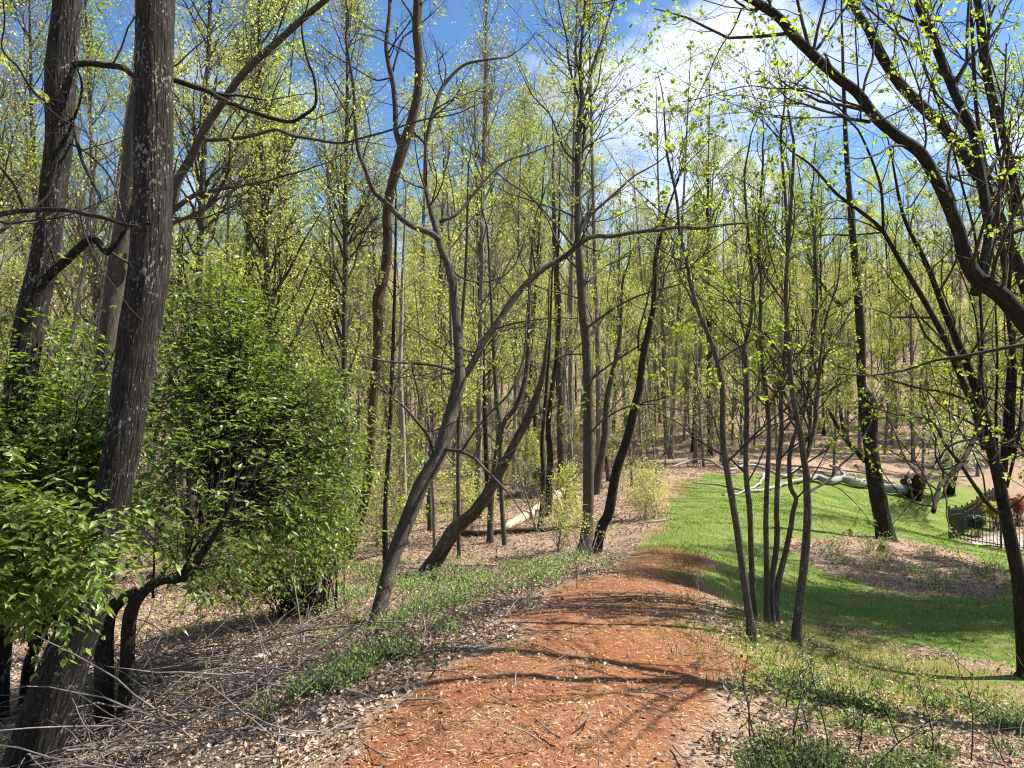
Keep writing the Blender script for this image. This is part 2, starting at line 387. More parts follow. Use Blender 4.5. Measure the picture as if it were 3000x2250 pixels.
M['leaf_bud'] = leaf_mat('leaf_bud', (.26, .17, .09), (.32, .23, .12), (.33, .29, .13), .35)
M['leaf_pale'] = leaf_mat('leaf_pale', (.26, .3, .12), (.4, .43, .22), (.52, .53, .34), .4)
M['leaf_right'] = leaf_mat('leaf_right', (.14, .21, .025), (.25, .32, .045), (.38, .43, .08), .58, (1.25, 1.3, .6), .45, .4)
M['needle'] = leaf_mat('needle', (.02, .05, .015), (.035, .08, .022), (.06, .11, .03), .2)
M['litter'] = leaf_mat('litter', (.11, .066, .042), (.32, .22, .15), (.56, .445, .35), .15, (1, .9, .8), .7, .2)
M['straw'] = flat_mat('straw', [(0, (.2, .1, .05)), (.5, (.45, .29, .15)), (1, (.66, .5, .32))])
M['leaf_bush'] = leaf_mat('leaf_bush', (.08, .14, .025), (.16, .24, .04), (.3, .38, .09), .5, (1.2, 1.25, .55), .42, .5)
M['grass'] = leaf_mat('grass', (.045, .095, .016), (.085, .15, .026), (.2, .23, .07), .4, (1.2, 1.3, .6), .5, .3)
M['cover'] = leaf_mat('cover', (.11, .165, .05), (.2, .275, .09), (.38, .41, .2), .4)

# ------------------------------------------------------------------ ground
def ground_mat():
    m, nt, out = new_mat('ground')
    L = nt.links
    geo = nt.nodes.new('ShaderNodeNewGeometry'); pos = geo.outputs['Position']
    nf = noise(nt, pos, 38, 4, .75); nm = noise(nt, pos, 7, 3, .65); nl = noise(nt, pos, 1.1, 3, .6); nx = noise(nt, pos, 110, 2, .7)
    def fac(name, nz, amp):
        a = N(nt, 'ShaderNodeMath', operation='MULTIPLY_ADD'); a.inputs[1].default_value = amp; a.inputs[2].default_value = -amp * .5
        L.new(nz, a.inputs[0]); b = N(nt, 'ShaderNodeMath', operation='ADD'); L.new(a.outputs[0], b.inputs[0]); L.new(attr(nt, name), b.inputs[1])
        return ramp(nt, b.outputs[0], [(.38, (0, 0, 0)), (.62, (1, 1, 1))])
    lit = mixc(nt, ramp(nt, nm, [(.38, (0, 0, 0)), (.66, (1, 1, 1))]),
               ramp(nt, nf, [(.28, (.05, .033, .022)), (.5, (.21, .14, .092)), (.72, (.48, .36, .27))]),
               ramp(nt, nf, [(.3, (.12, .075, .046)), (.5, (.3, .2, .135)), (.68, (.5, .38, .28))]))
    dirt = ramp(nt, nf, [(.3, (.07, .028, .016)), (.5, (.16, .064, .031)), (.7, (.26, .122, .062))])
    straw = ramp(nt, nx, [(.5, (0, 0, 0)), (.62, (1, 1, 1))])
    dirt = mixc(nt, mixc(nt, .55, (0., 0., 0.), straw), dirt, (.42, .25, .13))
    dirt = mixc(nt, ramp(nt, nm, [(.45, (0, 0, 0)), (.7, (1, 1, 1))]), dirt, mixc(nt, .4, dirt, (.36, .23, .12)))
    dirt = mixc(nt, ramp(nt, nl, [(.42, (0, 0, 0)), (.66, (1, 1, 1))]), dirt, mixc(nt, .6, dirt, (.2, .065, .026)))
    grs = ramp(nt, nf, [(.3, (.04, .08, .012)), (.5, (.1, .165, .026)), (.72, (.18, .245, .05))])
    grs = mixc(nt, ramp(nt, nl, [(.38, (0, 0, 0)), (.66, (1, 1, 1))]), grs, mixc(nt, .5, grs, (.24, .2, .08)))
    thin = mixc(nt, ramp(nt, nm, [(.4, (0, 0, 0)), (.6, (1, 1, 1))]), (.24, .165, .075), grs)
    c = mixc(nt, fac('thin', nm, .9), lit, thin)
    c = mixc(nt, fac('lawn', nm, .7), c, grs)
    c = mixc(nt, fac('path', nm, .8), c, dirt)
    h = N(nt, 'ShaderNodeMath', operation='ADD'); L.new(nf, h.inputs[0]); L.new(nm, h.inputs[1])
    principled(nt, out, c, .95, .1, h.outputs[0], .8, .03); return m
M['ground'] = ground_mat()

def axis(lo, hi, c, s0, k):
    out = [c]
    while out[-1] < hi: out.append(out[-1] + max(s0, k * abs(out[-1] - c)))
    neg = [c]
    while neg[-1] > lo: neg.append(neg[-1] - max(s0, k * abs(neg[-1] - c)))
    return np.array(neg[:0:-1] + out)
THIN = world_poly([(2120,1760),(2260,1790),(2600,1880),(3000,1990),(3000,2160),(2600,2110),(2250,2030),(2110,1920),(2090,1830)])
def m_thin(x, y): return 1 - sstep(-.5, .5, sdf(THIN, x, y) + .4 * n2(x, y, 1.1, 17))
gx = axis(-420, 420, 0.0, .13, .035); gy = axis(-30, 420, 5.5, .13, .035)
X, Y = np.meshgrid(gx, gy); Z = gz(X, Y)
mp, ml, mt = m_path(X, Y), m_lawn(X, Y), m_thin(X, Y)
ml = ml * (1 - mp)
Z = Z + (1 - mp) * .012 * n2(X, Y, 7, 5) - .02 * mp + .008 * mp * n2(X, Y, 6, 6)
V = np.stack([X, Y, Z], -1).reshape(-1, 3)
ny, nx_ = X.shape; idx = np.arange(ny * nx_).reshape(ny, nx_)
F = np.stack([idx[:-1, :-1], idx[:-1, 1:], idx[1:, 1:], idx[1:, :-1]], -1).reshape(-1, 4)
fp, fl = mp.ravel()[F].mean(1) > .5, ml.ravel()[F].mean(1) > .5
for name, sel, lab in (('forest_floor', ~fp & ~fl, 'leaf-strewn brown forest floor rising to a wooded hill'),
                       ('dirt_path', fp, 'red-brown dirt path running through the woods'), ('lawn', fl & ~fp, 'short green lawn beside the path')):
    f = F[sel]; u, inv = np.unique(f, return_inverse=True)
    me = mesh(name, V[u], inv.reshape(-1, 4), M['ground'], {'path': mp.ravel()[u], 'lawn': ml.ravel()[u], 'thin': mt.ravel()[u]})
    tag(link(name, me), lab, None, None, 'structure')

# ------------------------------------------------------------------ trees traced from the photograph
NP = 28
def trace(pts, d0, d1=None):
    a = np.array([(p[0], p[1], p[2]) for p in pts], float)
    s = np.concatenate([[0], np.cumsum(np.hypot(*np.diff(a[:, :2], axis=0).T))]); s /= s[-1]
    d = d0 + ((d1 if d1 is not None else d0) - d0) * s
    P = at(a[:, 0], a[:, 1], d); a[:, 2] *= np.cos(np.arctan((a[:, 0] - CX) / F_PX))
    return np.concatenate([P, (a[:, 2] / 2 * d / F_PX)[:, None]], 1), a, d
def grow_from(PR, cfg, twigs, leaves, tmin=.0):
    """PR [B,NP,4] limbs -> two orders of twigs plus leaves"""
    if not len(PR): return
    P, Rd = PR[..., :3], PR[..., 3]
    ln = np.linalg.norm(np.diff(P, axis=1), axis=-1).sum(1)
    a, b = cfg['len']
    p0, D, L, r, _ = spawn(P, Rd, ln * cfg['per'], tmin, 1, 55, a, b, .35)
    D = D + np.array([0, 0, .25])
    Q = grow(p0, D, L, 7, .22, .06); q_r = taper(np.minimum(r * .45, .004 + .008 * L), 7, .3); add_tubes(twigs, Q, q_r, 4)
    p1, D1, L1, r1, _ = spawn(Q, q_r, cfg.get('sub', 4), .2, 1, 48, a * .35, b * .42, .4)
    T2 = grow(p1, D1, L1, 5, .25, .05); add_tubes(twigs, T2, taper(np.minimum(r1 * .7, .0045), 5, .4), 3)
    if cfg.get('leaf'):
        lp, ll, lw = cfg['leaf']
        leaves_on(leaves, T2, lp * .45, ll, lw, .012, .25, clump=3)
        leaves_on(leaves, Q, lp * .45, ll, lw, .012, .4, clump=3)
def tip_out(PR, length=None):
    e = PR[-1]; r = e[3]
    if r < .004: return PR
    L = length or min(2.6, 70 * r); d = unit(PR[-1, :3] - PR[-2, :3])
    q = grow(e[None, :3], (d + np.array([0, 0, .15]))[None], np.array([L]), 6, .12, .05)[0]
    return np.concatenate([PR, np.concatenate([q[1:], np.linspace(r, .003, 6)[1:, None]], 1)])
def traced_tree(name, label, trunk, depth=None, top_depth=None, limbs=(), bark='bark_mid', twig='twig', leafm='leaf_spring',
                cfg=None, rough=0.03, sides=14, n=70, sink=True, cat='tree', group=None, tmin=.35, tips=True):
    if depth is None: depth = float(hit(trunk[0][0], trunk[0][1])[1])
    PR, a, d = trace(trunk, depth, top_depth)
    base = PR[0, :3].copy(); gzb = float(gz(base[0], base[1]))
    if sink:
        r0 = PR[0, 3]; dirn = unit(PR[1, :3] - PR[0, :3]); rows = []
        if base[2] > gzb:
            k = (base[2] - gzb) / max(dirn[2], .3); foot = base - dirn * k; foot[2] = gzb
            foot[2] = float(gz(foot[0], foot[1]))
            rows = [np.append(foot - dirn * .25, r0 * 1.5), np.append(foot, r0 * 1.32), np.append(foot + dirn * min(k * .5, .4), r0 * 1.08)]
            base = foot
        else:
            rows = [np.append(base - dirn * .3, r0 * 1.35)]; PR[0, 3] *= 1.15
            base = base.copy(); base[2] = gzb
        PR = np.concatenate([np.array(rows), PR])
    if tips: PR = tip_out(PR)
    root = thing(name, base, label, cat, group)
    g = Geo(); TP = smooth_path(PR, n); TP[:, 3] = np.maximum(TP[:, 3], .002)
    add_tubes(g, TP[None, :, :3], TP[None, :, 3], sides, rough); g.build('trunk', M[bark], root, base)
    batch = []; tr = smooth_path(PR, NP)
    batch.append(tr[None])
    prev, objs = {}, {}
    for i, lb in enumerate(limbs):
        pts, dd = lb[0], lb[1]
        host = lb[2] if len(lb) > 2 else None
        A, Dp = (a, d) if host is None else prev[host]
        k = np.argmin(np.hypot(A[:, 0] - pts[0][0], A[:, 1] - pts[0][1]) + (0 if host is not None else 0))
        LP, la, ld = trace(pts, Dp[k], Dp[k] + dd); prev[i] = (la, ld)
        if tips and len(lb) < 4: LP = tip_out(LP)
        q = smooth_path(LP, max(14, 4 * len(pts))); q[:, 3] = np.maximum(q[:, 3], .002)
        h = Geo(); add_tubes(h, q[None, :, :3], q[None, :, 3], 8, rough * .6); objs[i] = h.build('branch' if host is not None else 'limb', M[bark], objs[host] if host is not None else root, base)
        batch.append(smooth_path(LP, NP)[None])
    if cfg:
        tw, lf = Geo(), Geo()
        tl = tr.copy(); k0 = int(NP * tmin); tl = smooth_path(tr[k0:], NP); grow_from(tl[None], cfg, tw, lf)
        if len(batch) > 1: grow_from(np.concatenate(batch[1:]), cfg, tw, lf)
        tag(tw.build('twigs', M[twig], root, base), kind='stuff'); lf.build('crown', M[leafm], root, base, smooth=False)
    return root
z = lambda ox, oy, pts: [(ox + .452 * p[0], oy + .452 * p[1], *(tuple(.452 * w for w in p[2:]) or (0,))) for p in pts]
def wz(ox, oy, pts, w0, w1):
    """zoom-crop polyline with linearly tapering width (crop pixels)"""
    m = len(pts) - 1
    return [(ox + .452 * p[0], oy + .452 * p[1], .452 * (w0 + (w1 - w0) * i / m)) for i, p in enumerate(pts)]
BARE = dict(per=2.2, len=(.35, 1.3), sub=4, leaf=None)

# the three dark trunks on the left
traced_tree('ash_tree', 'thick dark lichen-flecked leaning trunk nearest the camera beside the leafy bush',
    [(40,2400,190),(85,2250,175),(188,1952,150),(262,1771,116),(300,1600,108),(346,1383,108),(374,1202,116),(401,1021,120),(438,750,122),(450,400,118),(455,0,117),(460,-500,108),(470,-1200,85),(480,-2000,55)],
    4.6, 5.4, [], 'bark_ash', rough=.07, sides=64, n=420, cfg=dict(per=.9, len=(.8, 2.4), sub=5, leaf=(3, .06, .035)), tmin=.72)
traced_tree('hickory_tree', 'knobbly dark trunk with crooked limb at the top left corner',
    [(10,1600,105),(40,1300,100),(70,1066,95),(95,908,92),(131,750,86),(157,542,84),(173,407,86),(178,217,96),(198,0,84),(215,-400,74),(220,-1200,55),(215,-1900,35)],
    6.0, 6.5, [
     (wz(0,0,[(420,430),(560,410),(700,425),(800,440),(870,490),(1000,520),(1130,522),(1250,560),(1350,590),(1430,640),(1550,690),(1650,730),(1780,770),(1890,790),(1980,740),(2040,690),(2050,600),(2030,480),(1990,380),(1960,230)],52,14),-.3),
     (wz(0,0,[(1350,590),(1450,615),(1560,620),(1720,650)],30,10),.2,0),
     (wz(0,0,[(470,780),(400,720),(330,670),(240,620),(180,540),(120,440),(40,360),(10,290),(30,150),(20,0)],26,10),-.6),
     (wz(0,0,[(480,770),(520,650),(530,540),(500,440)],22,12),-.3),
     (wz(0,0,[(480,800),(500,920),(540,1060),(600,1180),(650,1300),(600,1380),(590,1500)],30,14),-.7),
     (wz(0,0,[(460,930),(560,990),(680,1100),(750,1230),(780,1340),(800,1420),(830,1460)],16,8),-.8),
     (wz(0,0,[(300,1800),(480,1640),(580,1550),(640,1570),(690,1640),(760,1560),(810,1480)],70,34),-.5)],
    'bark_ash', rough=.06, sides=48, n=300, cfg=dict(per=.9, len=(.5, 1.5), sub=4, leaf=(1.6, .055, .03)), tmin=.5)
traced_tree('leaning_tree', 'slender grey trunk half hidden behind the thickest trunk, long limb rising to the right',
    [(285,1650,66),(292,1400,62),(300,1150,60),(315,1000,60),(345,780,62),(375,600,62),(395,400,60),(420,200,56),(440,0,50),(450,-600,40),(450,-1300,22)],
    8.2, 8.6, [
     (wz(0,0,[(1020,1560),(1120,1330),(1150,1180),(1250,1000),(1320,850),(1450,650),(1600,450),(1800,270),(2000,90),(2150,-40),(2300,-250)],70,36),-.6),
     (wz(0,0,[(1320,880),(1345,908),(1550,895),(1690,865),(1790,840),(1900,880),(2050,905),(2212,928),(2360,890),(2510,850),(2660,800),(2790,765),(2890,752)],30,10),-.4,0),
     (wz(0,0,[(1030,1440),(1130,1360),(1250,1270),(1400,1230),(1600,1200),(1730,1175)],44,18),-.3),
     (wz(0,0,[(1030,1480),(1130,1440),(1280,1380),(1400,1270),(1480,1100),(1500,900),(1600,740)],34,10),-.8)],
    'bark_mid', rough=.03, sides=20, n=120, cfg=dict(per=1.6, len=(.5, 1.7), sub=4, leaf=(2.2, .055, .032)), tmin=.4)
traced_tree('dead_limb_tree', 'bare dead limb reaching in from the left edge across both dark trunks',
    [(-170,2100,70),(-160,1500,64),(-140,1000,58),(-110,700,50),(-100,300,40),(-120,-300,24)], 5.0, 4.9,
    [(wz(0,0,[(-240,1480),(-100,1420),(0,1390),(160,1365),(400,1360),(550,1385),(700,1420),(840,1465),(980,1448)],44,26),-.75,None,0),
     (wz(0,0,[(160,1365),(90,1200),(0,1080),(-60,950),(-70,800)],26,12),.5,0),
     (wz(0,0,[(-230,1600),(-100,1560),(60,1460),(170,1380),(290,1290)],46,18),.6)], 'bark_ash', rough=.03, sides=16, n=80,
    cfg=dict(per=1.2, len=(.4, 1.1), sub=4, leaf=None), tmin=.6)

# middle trees
traced_tree('brown_forked_tree', 'tall reddish-brown forked trunk rising behind the leafy bush, slim crown at top centre-left',
    [(1018,1640,32),(1055,1520,29),(1078,1400,28),(1090,1250,27),(1095,1150,27),(1104,1066,27),(1106,1003,28),(1108,930,29),(1106,877,31),(1122,827,29),(1133,750,28),(1136,700,27),(1133,633,26),(1140,579,28),(1158,510,30),(1181,430,32),(1203,362,27),(1224,271,25),(1228,180,26),(1221,90,27),(1224,0,26),(1230,-300,22),(1236,-700,14)],
    None, None, [(wz(1000,0,[(390,960),(355,860),(350,700),(335,550),(310,430),(290,300),(305,150),(315,0),(300,-200),(320,-600)],40,20),.6),
     (wz(1000,0,[(470,860),(540,930),(555,1000)],20,10),.3),
     (wz(1000,0,[(330,500),(230,520),(150,480),(0,390),(-80,340)],14,6),-.6,0),
     (wz(1000,0,[(330,470),(390,270),(430,220),(590,90)],16,8),.4,0)],
    'bark_brown', rough=.05, sides=16, n=140, cfg=dict(per=2.2, len=(.6, 2.2), sub=5, leaf=(2.2, .06, .04)), tmin=.45)
traced_tree('leaning_y_tree', 'smooth grey-brown leaning trunk that forks into a wide Y, by the path edge',
    [(1098,1850,46),(1118,1760,44),(1150,1640,43),(1203,1500,44),(1235,1420,44),(1284,1338,43),(1315,1240,41),(1336,1160,38),(1349,1105,37),(1346,1066,28),(1337,931,26),(1328,840,25),(1312,773,23),(1294,732,21),(1280,678,19),(1267,633,17),(1253,579,14),(1246,520,13),(1249,429,12),(1258,371,12),(1271,325,12),(1289,271,11),(1312,235,10),(1360,190,9),(1420,176,7),(1488,167,4)],
    None, 9.6, [
     (wz(1000,750,[(770,790),(810,760),(850,700),(920,560),(1000,450),(1100,300),(1200,180),(1300,90),(1450,0),(1540,-75),(1620,-125),(1750,-128),(1900,-155),(2050,-168),(2170,-185),(2330,-180)],52,22),.8),
     (wz(1000,0,[(1530,1590),(1560,1470),(1610,1400),(1720,1300),(1810,1220),(1900,1140),(1990,1090)],26,10),.4,0),
     (wz(1000,0,[(640,1560),(580,1510),(470,1470),(370,1400),(300,1320),(210,1240),(150,1080),(110,980),(90,800),(85,650),(70,500),(30,250),(50,130),(20,-60)],42,14),-.7),
     (wz(1000,0,[(640,1440),(760,1380),(840,1280),(960,1140),(1060,1050),(1230,990),(1400,920)],24,8),.7),
     (wz(1000,750,[(750,750),(620,710),(450,695),(280,680),(150,650),(20,620)],24,8),-.6),
     (wz(1000,750,[(455,705),(470,770),(500,900),(520,1010),(570,1110)],14,6),.1,4),
     (wz(1000,750,[(610,1280),(590,1250),(560,1160),(470,1050),(400,970),(320,910)],30,12),-.8),
     (wz(1000,750,[(660,1250),(780,1270),(860,1310),(930,1380),(1000,1450),(1100,1560),(1170,1659)],26,8),-.8),
     (wz(1000,750,[(780,1265),(870,1130),(960,1020),(1080,900),(1150,760),(1190,600),(1200,400),(1220,200)],16,10),.3,7),
     (wz(1000,750,[(720,80),(760,130),(850,165),(950,165),(1050,130),(1120,60),(1150,0)],12,6),-.5),
     (wz(1000,750,[(980,480),(1100,440),(1250,415),(1400,402),(1520,405)],14,6),-.4,0),
     (wz(1000,0,[(560,1280),(500,1080),(470,870)],14,6),-.5),
     (wz(1000,0,[(600,720),(690,660),(760,640)],10,6),-.3),
     (wz(1000,0,[(1500,1590),(1250,1300),(1040,1150),(950,1050),(790,960)],14,7),-.5,0)],
    'bark_grey', rough=.035, sides=28, n=220, cfg=dict(per=4.2, len=(.3, 1.3), sub=5, leaf=(.5, .035, .022)), tmin=.5)
traced_tree('tall_grey_tree', 'tall straight grey trunk standing just beyond the path, broad crown of upright limbs',
    [(1712,1628,52),(1716,1590,40),(1723,1500,33),(1724,1300,31),(1723,1150,28),(1718,1020,25),(1706,900,25),(1701,795,24),(1693,680,19),(1694,450,20),(1697,350,16),(1705,290,13),(1700,180,10),(1715,0,8),(1725,-250,5)],
    None, None, [
     (wz(1000,0,[(1535,1100),(1560,1000),(1575,850),(1565,700),(1600,560),(1640,400),(1690,260),(1740,100),(1790,-50)],22,10),.6),
     (wz(1000,0,[(1540,640),(1500,520),(1470,380),(1460,240),(1420,80),(1400,-80)],18,8),-.5),
     (wz(1000,0,[(1530,1060),(1450,980),(1400,860),(1350,740),(1240,620),(1180,500)],18,6),-.8),
     (wz(1000,0,[(1570,870),(1640,720),(1720,620),(1800,540)],14,6),.8),
     (wz(1000,750,[(1590,470),(1640,430),(1800,320),(1950,250),(2212,180),(2330,140)],20,8),-.8),
     (wz(1000,750,[(1620,800),(1720,720),(1900,600),(2000,540),(2150,500)],16,7),-.5),
     (wz(1000,750,[(1610,1150),(1640,1120),(1700,1060),(1800,1000),(1900,970),(2050,965),(2212,1000)],15,7),-1.0),
     (wz(1000,750,[(1600,640),(1450,640),(1350,690),(1220,760)],12,6),-.6),
     (wz(1000,750,[(1580,180),(1640,130),(1720,60),(1830,10)],16,8),.6)],
    'bark_grey', rough=.05, sides=22, n=160, cfg=dict(per=4.2, len=(.7, 2.6), sub=7, leaf=(2.8, .055, .04)), leafm='leaf_fresh', tmin=.35)
traced_tree('slanting_tree', 'dark smooth slanting trunk sharing its foot with the tall straight grey one',
    [(1745,1628,34),(1752,1590,30),(1764,1540,30),(1784,1500,29),(1806,1380,27),(1836,1290,26),(1858,1200,25),(1874,1134,22),(1881,1066,21),(1900,967,18),(1913,908,16),(1918,840,15),(1922,750,14),(1938,690,11),(1950,630,8),(1975,560,6),(2000,480,4)],
    None, None, [(wz(1000,750,[(1960,560),(1930,620),(1930,480),(1970,350),(1990,250)],18,10),.5),
     (wz(1000,750,[(2020,330),(2080,220),(2100,100),(2150,0)],18,8),.4),
     (wz(1000,750,[(1890,1010),(1960,950),(2060,930),(2180,880)],12,6),-.6)],
    'bark_dark', rough=.03, sides=18, n=120, cfg=dict(per=3.2, len=(.5, 1.7), sub=5, leaf=(1.8, .055, .038)), leafm='leaf_fresh', tmin=.5)
traced_tree('leaning_snag', 'leaning dead trunk with peeled pale upper half, foot beside a rotting log',
    [(1253,1676,44),(1294,1613,42),(1330,1554,42),(1362,1523,38),(1389,1500,36),(1434,1437,32),(1479,1356,28),(1520,1275,25),(1547,1225,24),(1570,1166,20),(1592,1089,14),(1601,1021,10),(1608,949,6)],
    None, None, [(wz(1000,750,[(1190,1070),(1300,1010),(1420,960)],14,6),-.6)], 'wood_rot', rough=.09, sides=20, n=120,
    cfg=dict(per=.8, len=(.3, .8), sub=3, leaf=(.5, .04, .03)), tmin=.2)
for lab, pts, bark in (
    ('short grey trunk with a flared foot standing in front of the long fallen log', [(1437,1592,24),(1436,1560,19),(1437,1500,18),(1446,1383,15),(1457,1315,15),(1466,1247,14),(1456,1180,13),(1448,1060,11),(1440,900,9),(1430,700,6)], 'bark_mid'),
    ('thin leaning grey stem crossing behind the dead snag', [(1478,1600,13),(1468,1420,13),(1470,1256,14),(1511,1193,14),(1538,1112,14),(1547,1021,13),(1550,900,10),(1560,700,6)], 'bark_mid'),
    ('dark slim trunk rising just beyond the pale fallen log', [(1603,1515,22),(1608,1440,19),(1612,1330,17),(1606,1256,16),(1615,1160,14),(1630,1050,13),(1640,900,11),(1634,790,9),(1640,600,6)], 'bark_dark'),
    ('thin dark stem beside the pale fallen log', [(1583,1545,17),(1590,1470,15),(1592,1380,13),(1588,1300,11),(1600,1150,10),(1610,1000,8),(1618,800,5)], 'bark_dark'),
    ('tan-barked split trunk behind the tall straight grey one', [(1744,1450,24),(1758,1360,22),(1772,1280,20),(1778,1180,18),(1795,1090,15),(1815,1000,12),(1822,850,8)], 'bark_mid'),
    ('pair-mate tan trunk leaning the other way behind the tall grey one', [(1784,1410,14),(1776,1340,13),(1768,1270,12),(1760,1180,11),(1755,1000,7)], 'bark_mid'),
    ('thick grey trunk at mid distance with a tangle of roots', [(1646,1440,36),(1645,1400,25),(1643,1300,22),(1640,1150,21),(1636,1000,19),(1632,850,17),(1625,700,14),(1620,500,8)], 'bark_mid'),
    ('twin dark stem just right of the leafy bush', [(1130,1660,17),(1128,1560,16),(1130,1450,14),(1140,1300,13),(1148,1100,12),(1155,900,10),(1160,650,6)], 'bark_dark'),
    ('dark straight trunk between the bush and the leaning Y', [(1260,1556,15),(1258,1450,14),(1262,1300,13),(1270,1150,13),(1280,1000,12),(1290,800,10),(1300,500,6)], 'bark_mid'),
    ('pale thin trunk with yellow leaves above the bush', [(1196,1600,13),(1186,1450,14),(1180,1250,14),(1172,1100,13),(1176,950,12),(1180,800,10),(1190,560,6)], 'bark_pale'),
    ('thin straight stem behind the fork of the leaning Y', [(1345,1640,12),(1343,1500,12),(1342,1350,12),(1345,1200,12),(1350,1000,11),(1365,780,9),(1372,500,5)], 'bark_mid')):
    traced_tree('slim_tree', lab, pts, None, None, [], bark, rough=.03, sides=10, n=50, cfg=dict(per=2.2, len=(.5, 1.7), sub=5, leaf=(1.6, .06, .042)), tmin=.25)

# the clump of stems right of the path
CL = dict(per=5.0, len=(.35, 1.7), sub=5, leaf=(2.6, .045, .033))
CG = 'slim stems of the clump right of the path'
def stem(label, lo, hi, w0, w1, limbs=()):
    pts = [(2000 + .452 * p[0], 1500 + .452 * p[1]) for p in lo] + [(2000 + .452 * p[0], 750 + .452 * p[1]) for p in hi]
    m = len(pts) - 1; pts = [(p[0], p[1], w0 + (w1 - w0) * (i / m) ** .8) for i, p in enumerate(pts)]
    traced_tree('clump_stem_tree', label, pts, None, None, limbs, 'bark_grey', rough=.05, sides=16, n=120, cfg=CL, leafm='leaf_right', tmin=.3, group=CG)
stem('leaning leftmost stem of the clump right of the path', [(445,825),(435,700),(420,600),(380,300),(335,0)], [(290,1400),(260,1150),(260,900),(240,750),(200,600),(150,470),(100,350),(50,180),(20,0),(-20,-150),(-40,-380),(-100,-650)], 27, 7,
     [(wz(2000,750,[(260,1230),(235,1180),(200,1050),(120,900)],16,8),-.4), (wz(2000,750,[(80,330),(20,200),(0,180),(-60,0)],16,8),.3)])
stem('stem touching the leftmost one in the clump right of the path', [(462,690),(455,500),(445,300),(435,0)], [(410,1400),(415,1100),(415,850),(412,700),(400,600),(440,420),(455,250),(455,150),(440,0),(420,-200),(400,-500)], 20, 7,
     [(wz(2000,750,[(420,480),(380,430),(375,250),(400,50)],10,6),.3)])
stem('straight dark middle stem of the clump right of the path', [(548,725),(545,550),(545,400),(540,150),(540,0)], [(550,1400),(560,1200),(555,1000),(530,800),(505,600),(505,300),(510,150),(490,0),(500,-300),(520,-600)], 20, 7,
     [(wz(2000,750,[(508,180),(540,120),(520,60),(560,-40),(600,-200)],16,8),.4)])
stem('lichen-patched wavy stem in the clump right of the path', [(578,715),(572,600),(575,450),(605,250),(612,100),(608,0)], [(618,1400),(640,1150),(640,900),(665,600),(672,400),(668,200),(680,0),(670,-300),(640,-700)], 21, 9,
     [(wz(2000,750,[(660,300),(600,220),(540,130),(510,50),(480,-120)],14,7),-.4)])
stem('stem bending right above its foot in the clump right of the path', [(605,710),(605,600),(620,450),(650,330),(670,250),(700,100),(715,0)], [(735,1570),(700,1500),(692,1300),(720,1180),(750,1100),(800,950),(830,700),(870,300),(860,0),(840,-300)], 22, 7,
     [(wz(2000,750,[(735,1570),(770,1540),(800,1500),(860,1400)],16,8),-.3)])
stem('thick forked rightmost stem of the clump right of the path', [(735,855),(745,700),(770,500),(800,200),(810,0)], [(805,1500),(800,1400),(785,1310),(770,1200),(730,1000),(700,800),(690,600),(680,400),(670,300),(680,0),(700,-300),(720,-700)], 31, 9,
     [(wz(2000,750,[(790,1330),(850,1150),(870,950),(890,700),(930,400),(1000,200)],34,12),.5),
      (wz(2000,750,[(810,1540),(850,1510),(950,1450),(1020,1360),(1100,1290),(1170,1180),(1220,1080)],22,10),.6)])

# right-hand side: broken trunk, arching limb, sprouting stems
traced_tree('broken_trunk', 'thick dark trunk snapped off at mid height on the leafy mound',
    [(2597,1582,56),(2585,1520,50),(2560,1383,46),(2552,1290,40),(2552,1200,42),(2545,1165,38),(2538,1148,20)], None, None,
    [(wz(2000,750,[(1180,1330),(1050,1180),(980,1060),(940,990)],34,24),-.6), (wz(2000,750,[(1250,1050),(1290,960),(1300,900)],30,14),.4)],
    'bark_dark', rough=.12, sides=36, n=120, cfg=dict(per=1.6, len=(.3, .9), sub=4, leaf=(2.2, .05, .035)), leafm='leaf_pale', tmin=.3, tips=False)
traced_tree('straight_tree', 'tall dark trunk standing behind the broken trunk', [(2548,1345,26),(2540,1300,24),(2525,1150,28),(2520,950,28),(2508,800,24),(2495,650,20),(2480,450,16),(2470,200,10),(2465,0,5)], 47, 47,
    [(wz(2000,750,[(1050,350),(960,250),(880,150)],40,14),-.5)], 'bark_dark', rough=.05, sides=14, n=70, cfg=dict(per=1.2, len=(.7, 2.2), sub=4, leaf=(2, .07, .05)), leafm='leaf_right', tmin=.4)
RT = dict(per=6.0, len=(.4, 1.9), sub=6, leaf=(2.4, .04, .029))
